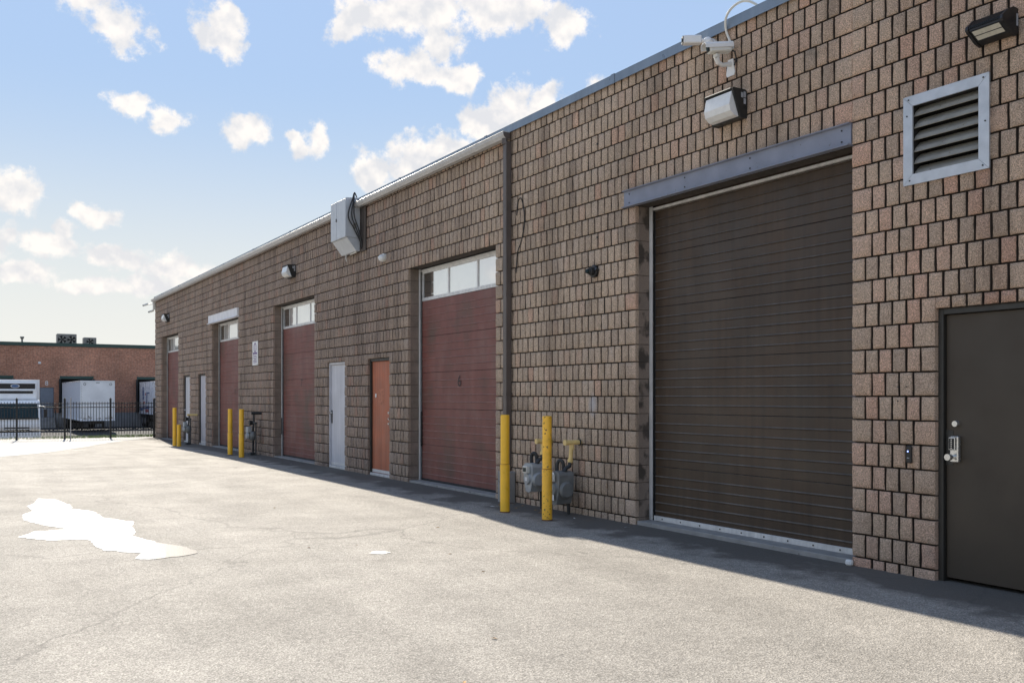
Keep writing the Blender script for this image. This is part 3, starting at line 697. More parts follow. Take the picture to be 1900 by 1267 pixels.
# ------------------------------------------------------------------ louvred vent
def vent():
    y0, y1, z0, z1 = 3.935, 4.675, 3.215, 3.945; w = .085
    t = thing('wall_vent', 'square galvanised louvre vent with rust-stained bottom flange', 'vent', (0, y0, z0))
    def L_(p): return (p[0], p[1]-y0, p[2]-z0)
    def mit(pts):
        f, b = -.022, -.006
        mb = MB(); n = len(pts)
        mb.add([L_((f, *p)) for p in pts] + [L_((b, *p)) for p in pts], [tuple(range(n)), tuple(range(n, 2*n))[::-1]] + [(i, (i+1) % n, n+(i+1) % n, n+i) for i in range(n)])
        mb.obj('frame_strip', M_galv, t)
    g = .0015
    mit([(y0+g, z1), (y1-g, z1), (y1-w-g, z1-w), (y0+w+g, z1-w)]); mit([(y0+g, z0), (y1-g, z0), (y1-w-g, z0+w), (y0+w+g, z0+w)])
    mit([(y0, z0+g), (y0, z1-g), (y0+w, z1-w-g), (y0+w, z0+w+g)]); mit([(y1, z0+g), (y1, z1-g), (y1-w, z1-w-g), (y1-w, z0+w+g)])
    a, b = y0+w-.012, y1-w+.012; za, zc = z0+w-.012, z1-w+.012
    s = MB(); s.box(-.012, .19, a, a+.008, za, zc).box(-.012, .19, b-.008, b, za, zc).box(-.012, .19, a+.008, b-.008, zc-.008, zc).box(-.012, .19, a+.008, b-.008, za, za+.008).box(.185, .19, a+.009, b-.009, za+.009, zc-.009)
    s.v = [L_(p) for p in s.v]; s.obj('sleeve', M_void, t)
    n = 6; h = (zc-za)/n
    for i in range(n):
        zz = za + h*i
        sl = MB().prism([(.000, zz+.004), (.004, zz+.0), (.012, zz+.006), (.028, zz+.035), (.085, zz+h*.92), (.10, zz+h*.93), (.10, zz+h*.95), (.082, zz+h*.945), (.022, zz+.038), (.008, zz+.012)], 'y', a+.009, b-.009)
        sl.v = [L_(p) for p in sl.v]; sl.obj('slat', M_slat, t)
    for yy, zz in ((y0+.045, z1-.03), (y1-.05, z1-.03), (y0+.03, (z0+z1)/2), (y1-.035, z1-.16), (y0+.05, z0+.03), (y1-.06, z0+.035)):
        s = MB().tube([(-.022, yy, zz), (-.026, yy, zz)], .007, 8); s.v = [L_(p) for p in s.v]; s.obj('screw', M_darkpipe, t)
vent()

# ------------------------------------------------------------------ wall lamps
def wall_pack(y, z, label, stickers=True):
    t = thing('wall_light', label, 'wall light', (0, y, z), group='lights mounted along the block wall')
    w = .40
    MB().prism([(.0, 0), (.0, .27), (-.03, .285), (-.19, .285), (-.20, .275), (-.10, .02), (-.085, 0)], 'y', 0, .02).obj('end_plate', M_bronze, t)
    MB().prism([(.0, 0), (.0, .27), (-.03, .285), (-.19, .285), (-.20, .275), (-.10, .02), (-.085, 0)], 'y', w-.02, w).obj('end_plate', M_bronze, t)
    MB().prism([(-.001, .003), (-.001, .268), (-.03, .282), (-.205, .282), (-.21, .272), (-.188, .262), (-.07, .255), (-.06, .03), (-.09, .012), (-.088, .003)], 'y', .021, w-.021).obj('housing', M_bronze, t)
    ln = MB().prism([(-.075, .25), (-.192, .25), (-.222, .12), (-.205, .06), (-.155, .022), (-.10, .014), (-.075, .03)], 'y', .022, w-.022).obj('lens', M_lens, t)
    if stickers:
        for (xa, xb, za, zc) in ((-.085, -.055, .20, .25), (-.05, -.02, .205, .262), (-.05, -.02, .14, .195)):
            MB().box(xa, xb, -.0025, -.0005, za, zc).obj('sticker', M_sticker, t)
    return t
wall_pack(6.45, 4.235, 'dark wall-pack light with white lens above the brown overhead door')
wall_pack(20.45, 4.20, 'dark wall-pack light with white lens above door numbered 7', True)
wall_pack(34.65, 4.16, 'dark wall-pack light with white lens above the door beside the fence', True)
def led_pack():
    t = thing('wall_light', 'black finned LED wall light with two pale panels beside the vent', 'wall light', (0, 3.72, 4.18), group='lights mounted along the block wall')
    w = .29
    MB().prism([(0, 0), (0, .17), (-.06, .175), (-.125, .15), (-.205, .085), (-.21, .06), (-.20, .045), (-.09, -.02), (-.03, -.035)], 'y', 0, .022).obj('end_plate', M_black, t)
    MB().prism([(0, 0), (0, .17), (-.06, .175), (-.125, .15), (-.205, .085), (-.21, .06), (-.20, .045), (-.09, -.02), (-.03, -.035)], 'y', w-.022, w).obj('end_plate', M_black, t)
    MB().prism([(-.001, .01), (-.001, .155), (-.06, .16), (-.12, .135), (-.195, .075), (-.195, .05), (-.09, -.012), (-.03, -.026)], 'y', .023, w-.023).obj('housing', M_black, t)
    for i in range(16):
        MB().prism([(-.07, .162), (-.125, .147), (-.203, .083), (-.208, .066), (-.198, .066), (-.12, .13)], 'y', .03+i*.0148, .036+i*.0148).obj('cooling_fin', M_bronze, t)
    d = Vector((.11, -.062)).normalized(); nx = Vector((-.062, -.11)).normalized()*.003
    for s0, s1 in ((.012, .055), (.064, .105)):
        A = Vector((-.195, .05)) + d*s0; B = Vector((-.195, .05)) + d*s1
        MB().prism([tuple(A), tuple(B), tuple(B+nx), tuple(A+nx)], 'y', .04, w-.04).obj('light_panel', M_led, t)
    MB().box(-.03, -.008, -.0025, -.0005, .04, .13).obj('sticker', M_sticker, t)
led_pack()

# ------------------------------------------------------------------ security cameras
def rot_to(d):
    return Vector(d).to_track_quat('Y', 'Z').to_matrix().to_4x4()
def cam_bullet():
    t = thing('security_camera', 'white square-bodied security camera on round mount under the roof flashing', 'security camera', (0, 6.93, 5.10))
    M = Matrix.Translation((-.15, .02, .05)) @ rot_to((-.86, .50, -.03))
    smooth_angle(MB().tube([(0, 0, .02), (-.03, 0, .02)], .062, 18).obj('base', M_white, t)); smooth_angle(MB().sphere((-.075, 0, .03), .058, 14, 10).obj('ball_mount', M_white, t))
    smooth_angle(MB().tube([(-.075, 0, .03), (-.16, .025, .05)], .022, 10).obj('neck', M_white, t))
    MB().cbox(-.043, .043, .0, .19, -.042, .042, .01).xf(M).obj('body', M_white, t)
    MB().cbox(-.039, .039, .1905, .196, -.038, .038, .004).xf(M).obj('front_glass', M_black, t)
    smooth_angle(MB().tube([(0, .1965, 0), (0, .202, 0)], .022, 12).xf(M).obj('lens', M_glassdark, t))
cam_bullet()
def cam_housing():
    t = thing('security_camera', 'white hooded security camera on bent wall bracket above the lintel', 'security camera', (0, 6.67, 4.81))
    MB().prism([(-.05, -.09), (.05, -.09), (.06, -.06), (.035, .08), (-.035, .08), (-.06, -.06)], 'x', -.002, -.012).obj('wall_plate', M_white, t)
    smooth_angle(MB().tube([(-.012, 0, .03), (-.06, .0, .02), (-.12, -.0, .0), (-.185, -.005, .015), (-.21, -.008, .056)], [.026, .023, .021, .024, .028], 12).obj('bracket_arm', M_white, t))
    MB().cbox(-.235, -.185, -.035, .02, .055, .094, .006).obj('swivel', M_ivory, t)
    M = Matrix.Translation((-.075, -.06, .165)) @ rot_to((-.93, .30, -.12))
    MB().cbox(-.05, .05, 0, .24, -.045, .035, .012).xf(M).obj('body', M_ivory, t)
    MB().prism([(-.058, -.005), (-.058, .03), (-.046, .052), (.046, .052), (.058, .03), (.058, -.005), (.0535, -.005), (.0535, .028), (.044, .046), (-.044, .046), (-.0535, .028), (-.0535, -.005)], 'y', -.015, .29).xf(M).obj('sun_hood', M_white, t)
    MB().cbox(-.034, .034, .2405, .246, -.034, .026, .004).xf(M).obj('front_glass', M_black, t)
    smooth_angle(MB().tube([(0, .2465, -.004), (0, .251, -.004)], .02, 12).xf(M).obj('lens', M_glassdark, t))
    smooth_angle(MB().tube([(-.08, -.06, .15), (-.05, -.10, .12), (-.02, -.09, .06), (-.015, -.06, .0)], .008, 8).obj('cable', M_cable, t))
cam_housing()
tag(smooth_angle(MB().tube(spl([(-.02, 6.62, 4.98), (-.02, 6.69, 5.12), (-.045, 6.70, 5.2), (-.075, 6.67, 5.29), (-.075, 6.60, 5.36), (-.05, 6.50, 5.40), (0, 6.42, 5.39), (.10, 6.36, 5.33)]), .0125, 10).obj('conduit', M_ivory)), 'white flexible conduit looping over the roof flashing', 'conduit')
def corner_cams():
    t = thing('security_camera', 'pair of small grey security cameras at the far roof corner', 'security camera', (-.0, 37.3, 4.9))
    MB().cbox(-.10, -.012, -.06, .06, -.10, .22, .006).obj('junction_post', M_ivory, t)
    for dz, dx in ((.12, -.18), (-.12, .02)):
        smooth_angle(MB().tube([(-.1, 0, dz), (dx-.12, .05, dz-.02)], .02, 8).obj('arm', M_ivory, t))
        smooth_angle(MB().tube([(dx-.08, .05, dz), (dx-.26, .10, dz-.07)], [.04, .035], 10).obj('body', M_ivory, t))
        smooth_angle(MB().tube([(dx-.26, .10, dz-.07), (dx-.275, .104, dz-.076)], .03, 10).obj('lens', M_black, t))
corner_cams()
def black_lamp():
    t = thing('wall_sensor', 'small black round lamp holder on the wall beside the brown door', 'lamp holder', (0, 8.98, 3.01))
    smooth_angle(MB().tube([(-.002, 0, 0), (-.035, 0, 0), (-.045, 0, 0)], [.078, .078, .066], 20).obj('base', M_black, t))
    smooth_angle(MB().tube([(-.046, .0, 0), (-.085, .0, -.005), (-.09, .0, -.005), (-.115, 0, -.006)], [.05, .048, .038, .03], 16).obj('socket', M_bronze, t))
    smooth_angle(MB().sphere((-.118, 0, -.006), .03, 12, 8).obj('glass_dome', M_glassdark, t))
    smooth_angle(MB().tube([(-.02, -.085, .0), (-.06, -.085, .02)], .02, 8).obj('side_knob', M_black, t))
black_lamp()
def dome_cam():
    t = thing('dome_light', 'small pale glass dome lamp on the wall beside the electrical cabinet', 'dome lamp', (0, 15.4, 4.0))
    smooth_angle(MB().tube([(-.002, 0, 0), (-.04, 0, 0)], .075, 16).obj('base', M_ivory, t)); smooth_angle(MB().sphere((-.05, 0, -.01), .07, 14, 10, 1.1).obj('globe', M_lens, t))
    smooth_angle(MB().sphere((-.115, .01, .0), .018, 10, 8).obj('bulb_tip', M_white, t))
dome_cam()

# ------------------------------------------------------------------ electrical cabinet on its board
def cabinet():
    t = thing('electrical_cabinet', 'pale grey two-door electrical cabinet with sloped underside below the gutter', 'electrical cabinet', (0, 16.52, 4.27))
    D_ = -.31; W = .80
    MB().prism([(-.03, .25), (D_, .25), (D_, 1.0), (-.03, 1.02)], 'y', 0, W).obj('body', M_elec, t)
    MB().prism([(-.03, .0), (-.10, .0), (D_+.02, .246), (-.03, .246)], 'y', .012, W-.012).obj('sloped_bottom', M_elec, t)
    MB().cbox(D_-.014, D_-.001, .006, W*.60, .255, .985, .003).obj('door', M_elec, t); MB().cbox(D_-.014, D_-.001, W*.60+.014, W-.006, .255, .985, .003).obj('door', M_elec, t)
    MB().cbox(D_-.03, D_-.015, W*.60-.012, W*.60+.008, .60, .66, .003).obj('latch', M_darkpipe, t)
    for z in (.42, .82): MB().box(-.17, -.11, -.004, -.0005, z, z+.11).obj('knockout_plate', M_slat, t)
    smooth_angle(MB().tube([(-.06, .10, -.01), (-.06, .42, -.015)], .013, 8).obj('bottom_conduit', M_ivory, t))
    smooth_angle(MB().tube([(-.10, .55, .0), (-.10, .56, -.08), (-.09, .54, -.14)], .009, 8).obj('drip_cable', M_ivory, t))
cabinet()
tag(MB().cbox(-.03, -.009, 16.24, 16.50, 4.25, 5.09, .004).obj('backing_board', M_board), 'weathered brown board on the wall beside the grey cabinet', 'board')
cb_ = thing('cable_bundle', 'black cables hanging down beside the grey cabinet', 'cables', (0, 16.42, 4.3))
for i, (o1, o2) in enumerate(((-.16, .03), (-.10, .0), (-.07, -.05))):
    smooth_angle(MB().tube(spl([(-.12, .04, .98), (-.17, .03, 1.06), (-.16+o1*.3, .02, .95), (-.13+o1, .02+o2, .62), (-.08+o1*.6, .01+o2, .38), (-.05, o2*.6, .12), (-.045, 0, .0)]), .012, 8).obj('cable', M_cable, cb_))
tag(smooth_angle(MB().tube(spl([(-.012, 10.80, 4.0), (-.012, 10.77, 4.18), (-.012, 10.69, 4.22), (-.012, 10.62, 4.08), (-.012, 10.60, 3.86), (-.012, 10.68, 3.62), (-.012, 10.78, 3.48), (-.012, 10.82, 3.2)]), .007, 8).obj('loose_cable', M_cable)), 'thin black cable looping down the wall beside the downspout', 'cable')

# ------------------------------------------------------------------ sign, reader
def sign():
    t = thing('wall_sign', 'white notice sign with purple print on the wall beside door numbered 7', 'sign', (0, 23.45, 2.28))
    MB().cbox(-.02, -.009, 0, .50, 0, .62, .002).obj('panel', M_white, t)
    X = -.0215
    ring = MB(); n = 20
    for k in range(n):
        a0, a1 = 2*math.pi*k/n, 2*math.pi*(k+1)/n
        ring.add([(X, .25+r_*math.cos(a), .46+r_*math.sin(a)) for r_, a in ((.095, a0), (.125, a0), (.125, a1), (.095, a1))], [(0,1,2,3)])
    ring.obj('emblem_ring', M_purple, t, fix=False)
    MB().box(X-.0006, X, .24, .27, .40, .55).obj('emblem_bar', M_purple, t)
    MB().box(X-.0006, X, .06, .44, .285, .335).obj('headline_band', M_purple, t)
    for i, w in enumerate((.30, .34, .26, .33, .30)): MB().box(X-.0006, X, .25-w/2, .25+w/2, .235-i*.042, .252-i*.042).obj('print_line', M_purple, t)
sign()
rd = thing('card_reader', 'slim black card reader with blue dot beside the dark bronze door', 'card reader', (0, 4.62, .93))
MB().cbox(-.035, -.006, -.023, .023, 0, .145, .008).obj('housing', M_black, rd)
m_, nt, N_, L_, b_ = nodes_of('blue_indicator_light'); b_.inputs['Base Color'].default_value = (.1, .15, .6, 1); b_.inputs['Emission Color'].default_value = (.25, .35, 1, 1); b_.inputs['Emission Strength'].default_value = 1.2
MB().tube([(-.035, .003, .098), (-.037, .003, .098)], .006, 10).obj('indicator', m_, rd)
MB().box(-.0362, -.0352, -.010, .012, .04, .047).obj('print_line', M_sticker, rd)

# ------------------------------------------------------------------ bollards
def bollard(x, y, h, label, mat, z=0, r=.059, sleeve=True, lean=0):
    t = thing('bollard', label, 'bollard', (x, y, z), group='yellow steel bollards along the wall')
    t.rotation_euler = (lean, lean*.6, random.uniform(0, 3))
    if sleeve:
        smooth_angle(MB().tube([(0,0,-.1), (0,0,.02), (0,0,h*.49)], [r*1.05, r*1.05, r*1.05], 28).obj('lower_sleeve', mat, t))
        smooth_angle(MB().tube([(0,0,h*.496), (0,0,h-.02), (0,0,h-.005), (0,0,h)], [r*.97, r*.97, r*.93, r*.8], 28).obj('upper_post', mat, t))
    else: smooth_angle(MB().tube([(0,0,-.1), (0,0,h-.02), (0,0,h-.005), (0,0,h)], [r, r, r*.94, r*.8], 28).obj('post', mat, t))
    smooth_angle(MB().tube([(0,0,-.1), (0,0,.014)], r*1.09, 28).obj('rusty_foot', M_rust, t))
bollard(-.704, 9.963, 1.245, 'clean yellow bollard in front of the brown downspout', M_yellow2)
bollard(-.67, 9.039, 1.245, 'chipped rust-spotted yellow bollard in front of two gas meters', M_yellow)
bollard(-.636, 23.774, 1.18, 'yellow bollard in front of the white-beamed overhead door', M_yellow2, -.02)
bollard(-.71, 22.426, 1.18, 'yellow bollard guarding the dark gas regulator', M_yellow2, -.01)
bollard(-.847, 29.543, 1.19, 'tall yellow bollard paired with a short one', M_yellow2, -.06, sleeve=False)
bollard(-.798, 29.158, .68, 'short yellow bollard, about half the height of its neighbour', M_yellow2, -.06)

# ------------------------------------------------------------------ gas meters
def pipe(t, pts, r, mat, name): return smooth_angle(MB().tube(spl(pts, 4) if len(pts) > 5 and not isinstance(r, list) else pts, r, 12).obj(name, mat, t), 50)
def gas_meter(y, label, zc, hh, ww, dd, bmat, riser, lean, tags):
    t = thing('gas_meter', label, 'gas meter', (-.24, y, 0), group='gas meters along the foot of the wall')
    z0, z1 = zc-hh/2, zc+hh/2
    prof = [(-ww*.5, z1-.05), (-ww*.42, z1-.01), (-ww*.2, z1), (ww*.2, z1), (ww*.42, z1-.01), (ww*.5, z1-.05), (ww*.5, z1-.12), (ww*.42, zc-.06), (ww*.26, z0+.015), (0, z0), (-ww*.26, z0+.015), (-ww*.42, zc-.06), (-ww*.5, z1-.12)]
    MB().prism(prof, 'x', -dd/2, dd/2).obj('body', bmat, t)
    smooth_angle(MB().tube([(-dd/2, 0, zc-.01), (-dd/2-.03, 0, zc-.01)], [ww*.36, ww*.30], 20).obj('front_cover', bmat, t), 40)
    smooth_angle(MB().tube([(0, -ww*.5+.004, zc-.02), (0, -ww*.5-.03, zc-.02)], [hh*.26, hh*.2], 18).obj('side_cover', bmat, t), 40)
    MB().cbox(-dd/2-.055, -dd/2-.002, -.05, .055, z1-.13, z1-.035, .006).obj('index_box', M_ivory, t)
    MB().box(-dd/2-.057, -dd/2-.0555, -.035, .04, z1-.11, z1-.055).obj('index_window', M_glassdark, t)
    # swan necks and riser
    pipe(t, [(0, ww*.30, z1-.01), (0, ww*.30, z1+.07), (.01, ww*.22, z1+.12), (.03, ww*.05, z1+.12), (.04, 0, z1+.07), (.05, 0, z1-.02), (.10, 0, z1-.2), (.12, 0, .02), (.12, 0, -.1)], .022, M_darkpipe, 'inlet_pipe')
    ry = -ww*.30
    pipe(t, [(0, ry, z1-.01), (.03, ry, z1+.04), (.08, ry, z1+.06), (.09, ry, z1+.11)], .026, M_darkpipe, 'outlet_pipe')
    top = riser
    pipe(t, [(.09, ry, z1+.10), (.10, ry+lean, top)], .026, M_gaspipe, 'yellow_riser')
    tx = .10
    pipe(t, [(tx-.11, ry+lean, top), (tx-.085, ry+lean, top), (tx-.084, ry+lean, top), (tx+.08, ry+lean, top), (.24, ry+lean, top)], [.036, .036, .031, .031, .028], M_gaspipe, 'tee_pipe')
    pipe(t, [(.10, ry+lean, top-.035), (.10, ry+lean, top-.09)], .033, M_gaspipe, 'tee_collar'); pipe(t, [(.09, ry+lean*.1, z1+.11), (.091, ry+lean*.15, z1+.15)], .034, M_gaspipe, 'union_collar')
    pipe(t, [(.205, ry+lean, top), (.22, ry+lean, top)], .042, M_darkpipe, 'wall_flange')
    for (u, v, a, b) in tags: MB().box(-dd/2-.034, -dd/2-.032, u, u+a, v, v+b).obj('paper_tag', M_tag, t)
    return t
gas_meter(10.0, 'light grey gas meter with yellow riser behind the bollards', .42, .38, .22, .18, M_meter, .895, -.0, [(-.03, .38, .06, .05)])
gas_meter(9.38, 'dark grey gas meter with white paper tags and yellow riser', .34, .42, .26, .22, M_meter2, .905, -.02, [(-.06, .45, .10, .09), (-.03, .32, .08, .06), (-.06, .19, .12, .07)])
def regulator(x, y, z, label, top, yellow):
    t = thing('gas_meter', label, 'gas meter', (x, y, z), group='gas meters along the foot of the wall')
    smooth_angle(MB().sphere((0, 0, .50), .14, 16, 10, .75, 1, 1).obj('body', M_meter2, t)); smooth_angle(MB().tube([(-.10, 0, .5), (-.15, 0, .5)], [.09, .07], 14).obj('front_cover', M_meter, t), 40)
    MB().cbox(-.14, -.04, -.10, .10, .58, .72, .01).obj('index_box', M_meter, t)
    pipe(t, [(.05, .10, -.1), (.05, .10, .45), (.02, .05, .52)], .025, M_darkpipe, 'inlet_pipe'); pipe(t, [(0, -.07, .6), (.02, -.07, .85), (.02, -.07, top)], .025, M_darkpipe, 'outlet_pipe')
    pipe(t, [(-.04, -.07, top), (-x-.005, -.07, top)], .032, M_gaspipe if yellow else M_darkpipe, 'wall_pipe')
    pipe(t, [(.02, -.28, .82), (.02, .12, .82)], .026, M_darkpipe, 'cross_pipe'); pipe(t, [(.02, -.26, -.1), (.02, -.26, .84)], .018, M_darkpipe, 'support_pipe')
    smooth_angle(MB().tube([(.02, .02, .82), (-.07, .02, .82)], [.05, .07], 12).obj('regulator', M_darkpipe, t), 40)
    MB().cbox(-.06, .08, -.05, .15, .0, .07, .01).obj('base_fitting', M_darkpipe, t)
regulator(-.22, 23.25, -.01, 'dark iron gas meter and regulator pipes beside yellow bollards', 1.06, False)
regulator(-.28, 30.35, -.06, 'dark gas meter with pale top pipe between two grey doors', .95, True)
sb = MB().cbox(-.17, -.016, 10.82, 11.06, -.2, .43, .01).obj('concrete_stub', M_conc); tag(sb, 'upright grey concrete stub at the foot of the downspout', 'concrete block')

# ------------------------------------------------------------------ puddles and litter
def water(pts, label, mat=None):
    mb = MB(); n = len(pts); rr = random.Random(n); fine = []
    for i in range(n):
        a, b = Vector(pts[i]), Vector(pts[(i+1) % n]); k = max(2, int((b-a).length/.05))
        for j in range(k):
            p = a.lerp(b, j/k); fine.append((p.x+rr.uniform(-.012, .012), p.y+rr.uniform(-.03, .03)))
    bm = bmesh.new(); vs_ = [bm.verts.new((x, y, .004)) for x, y in fine]; es = [bm.edges.new((vs_[i], vs_[(i+1) % len(vs_)])) for i in range(len(vs_))]
    bmesh.ops.triangle_fill(bm, use_beauty=True, edges=es)
    bmesh.ops.recalc_face_normals(bm, faces=bm.faces)
    if bm.faces and sum(f.normal.z for f in bm.faces) < 0: bmesh.ops.reverse_faces(bm, faces=bm.faces)
    me = bpy.data.meshes.new('puddle'); bm.to_mesh(me); bm.free(); me.materials.append(mat or M_puddle)
    tag(link('puddle', me), label, 'puddle', kind='structure')
water([(-6.159,10.797),(-5.971,11.181),(-5.625,11.162),(-5.855,11.654),(-6.024,12.296),(-5.984,12.86),(-5.857,13.228),(-5.879,13.858),(-5.774,14.161),(-5.68,14.813),(-5.461,14.516),(-5.369,13.692),(-5.386,13.209),(-5.182,12.752),(-5.175,12.067),(-4.904,11.448),(-5.007,10.985),(-5.035,10.564),(-5.116,10.294),(-4.946,9.601),(-4.804,9.28),(-4.739,8.836),(-4.966,8.732),(-5.216,8.653),(-5.331,8.788),(-5.23,9.064),(-5.516,9.452),(-5.544,9.807),(-5.55,10.256),(-5.88,10.373)], 'large bright puddle with ragged edges')
water([(-3.40,7.96),(-3.33,8.02),(-3.22,7.98),(-3.20,7.90),(-3.27,7.85),(-3.36,7.88)], 'small pale dried splash on the asphalt', paint('dried_pale_splash', (.74, .73, .70), .6, var=.15, scale=30))
def leaf(x, y, a, s, mat, label, cat):
    o = MB().add([(-s, 0, .004), (-s*.2, s*.4, .012), (s, 0, .006), (-s*.2, -s*.4, .008)], [(0, 3, 2, 1)]).obj('dry_leaf' if cat == 'leaf' else 'litter_scrap', mat, fix=False)
    o.location = (x, y, 0); o.rotation_euler = (0, 0, a); tag(o, label, cat, 'litter on the asphalt')
rl = random.Random(21)
for i in range(14): leaf(rl.uniform(-.42, -.12), rl.uniform(9.6, 10.9), rl.uniform(0, 6), rl.uniform(.03, .055), M_leaf, 'dry brown leaf on the asphalt around the gas meters', 'leaf')
for i in range(9): leaf(rl.uniform(-4.6, -.9), rl.uniform(3.2, 12), rl.uniform(0, 6), rl.uniform(.012, .028), M_leaf, 'tiny dry leaf lying on the open sunlit asphalt', 'leaf')
for x, y in ((-.55, 10.55), (-.25, 8.05), (-.4, 19.6), (-.5, 21.6), (-1.3, 25.1), (-.3, 9.0)): leaf(x, y, rl.uniform(0, 6), .04, M_litter, 'white scrap of litter on the asphalt by the wall', 'litter')
fo_ = MB().cbox(-.06, -.01, 5.17, 5.235, .0, .05, .012).obj('litter_scrap', M_litter); tag(fo_, 'crumpled white scrap at the corner of the brown overhead door sill', 'litter')

# ------------------------------------------------------------------ fence
FY = 37.3; FX0 = -10.9
fence = thing('picket_fence', 'black steel picket fence across the end of the yard', 'fence', (0, FY, gz(FY)))
zf = -gz(FY)
pm = MB(); pm.box(-.009, .009, -.009, .009, .08+zf-.02, 1.25+zf); pm.add([(-.009,-.009,1.25+zf),(.009,-.009,1.25+zf),(.009,.009,1.25+zf),(-.009,.009,1.25+zf),(0,0,1.30+zf)], [(0,1,4),(1,2,4),(2,3,4),(3,0,4)])
pm = pm.mesh('picket', M_fence)
pom = MB(); pom.cbox(-.032, .032, -.032, .032, -.05, 1.36+zf, .003); pom = pom.mesh('post', M_fence)
cpm = MB(); cpm.cbox(-.042, .042, -.042, .042, 1.361+zf, 1.385+zf, .004).sphere((0, 0, 1.40+zf), .025, 8, 6); cpm = cpm.mesh('post_cap', M_fence)
posts = [-.06, -1.607, -3.161, -4.714, -6.27, -7.82, -9.37, -10.9]
for p_ in posts:
    o = link('post', pom, fence, (p_, 0, 0)); link('post_cap', cpm, o, (0, 0, 0))
for a, b in zip(posts, posts[1:]):
    for z in (1.215, 1.075, .235): MB().box(b+.033, a-.033, -.016, .016, z+zf-.015, z+zf+.015).obj('rail', M_fence, fence)
    n = 15
    for k in range(1, n+1): link('picket', pm, fence, (a + (b-a)*k/(n+1), 0, 0))
tag(smooth_angle(MB().tube([(-2.99, 37.06, -.15), (-2.985, 37.06, 1.43)], .022, 10).obj('steel_stake', M_silver)), 'thin grey steel stake standing against the black fence', 'stake')
# grass verge behind the fence
rg = random.Random(9); g = MB()
for i in range(5200):
    x = rg.uniform(-9, .3); y = rg.uniform(37.8, 39.6); 
    if rg.random() > (.25 + .75*min(1, max(0, (x+4.2)/2))): continue
    h = rg.uniform(.03, .12); a = rg.uniform(0, 6.28); w = .008; dx, dy = math.cos(a)*w, math.sin(a)*w; lx, ly = rg.uniform(-.04, .04), rg.uniform(-.04, .04)
    g.add([(x-dx, y-dy, gz(y)-.005), (x+dx, y+dy, gz(y)-.005), (x+lx, y+ly, gz(y)+h)], [(0, 1, 2)])
tag(g.obj('grass', M_grass, fix=False), 'short green grass verge behind the black fence', 'grass', kind='stuff')

# ------------------------------------------------------------------ brick warehouse beyond
WY = 82.7; G2 = -1.03
wh = thing('brick_warehouse', 'red brick warehouse with green fascia and loading docks beyond the fence', 'building', (0, WY, G2))
def W_(mb): mb.v = [(x, y-WY, z-G2) for x, y, z in mb.v]; return mb
docks = [(-5.6, -2.5), (.9, 3.3), (6.75, 9.9)]
wop = [(a, b, .14, 2.9) for a, b in docks] + [(-.6, .43, G2-.1, 2.2)]
mb = MB()
zz = [.14, 2.2, 2.9, 5.5]
for z0, z1 in zip(zz, zz[1:]):
    for a, b in intervals(wop, z0, z1, -40, 40): mb.box(a, b, WY, WY+.3, z0, z1)
W_(mb).obj('wall', M_brick, wh)
mb = MB()
for a, b in intervals([(-.6, .43, -9, 9)], 0, 1, -40, 40): mb.box(a, b, WY-.02, WY+.3, G2-.3, .139)
W_(mb).obj('concrete_base', M_concpale, wh)
W_(MB().box(-40, 40, WY-.06, WY+.35, 5.501, 5.79)).obj('fascia', M_green, wh); W_(MB().box(-40, 40, WY+.35, WY+40, 5.4, 5.6)).obj('roof', M_hvac, wh)
W_(MB().box(-40, 40, WY+.31, WY+.6, G2-.3, 5.39)).obj('interior', M_void, wh)
for a, b in docks:
    W_(MB().box(a-.05, b+.05, WY-.05, WY-.003, 2.9, 3.12)).obj('dock_header', M_green, wh)
    W_(MB().box(a-.12, a-.001, WY-.25, WY-.003, .14, 2.88)).obj('dock_seal', M_seal, wh); W_(MB().box(b+.001, b+.12, WY-.25, WY-.003, .14, 2.88)).obj('dock_seal', M_seal, wh)
    W_(MB().box(a+.3, a+.55, WY-.15, WY-.021, -.25, .13)).obj('dock_bumper', M_seal, wh)
dd_ = W_(MB().cbox(-.58, .41, WY+.05, WY+.1, -.2, 2.18, .01)).obj('door', M_bluedoor, wh)
W_(MB().box(-.5, .36, WY+.04, WY+.049, .55, .75)).obj('push_bar', M_hvac, dd_)
st = MB()
for i in range(4): st.box(-.62, .45, WY-.3*(i+1), WY-.3*i-.021, G2-.1, -.2-.2*i)
W_(st).obj('steps', M_concpale, wh)
for i in range(2):
    xr = (-.62, .45)[i]; W_(MB().tube([(xr, WY-1.1, G2), (xr, WY-1.1, -.05), (xr, WY-.1, .75)], .025, 8)).obj('handrail', M_fence, wh)
link('door_number', text_mesh('8', .52, 0, lambda u, v: (-.1+u, WY-.004-WY, 2.52+v-G2), M_white, 'door_number'), wh)
W_(MB().cbox(-.72, -.52, WY-.12, WY-.004, 4.07, 4.25, .01)).obj('wall_lamp', M_white, wh)
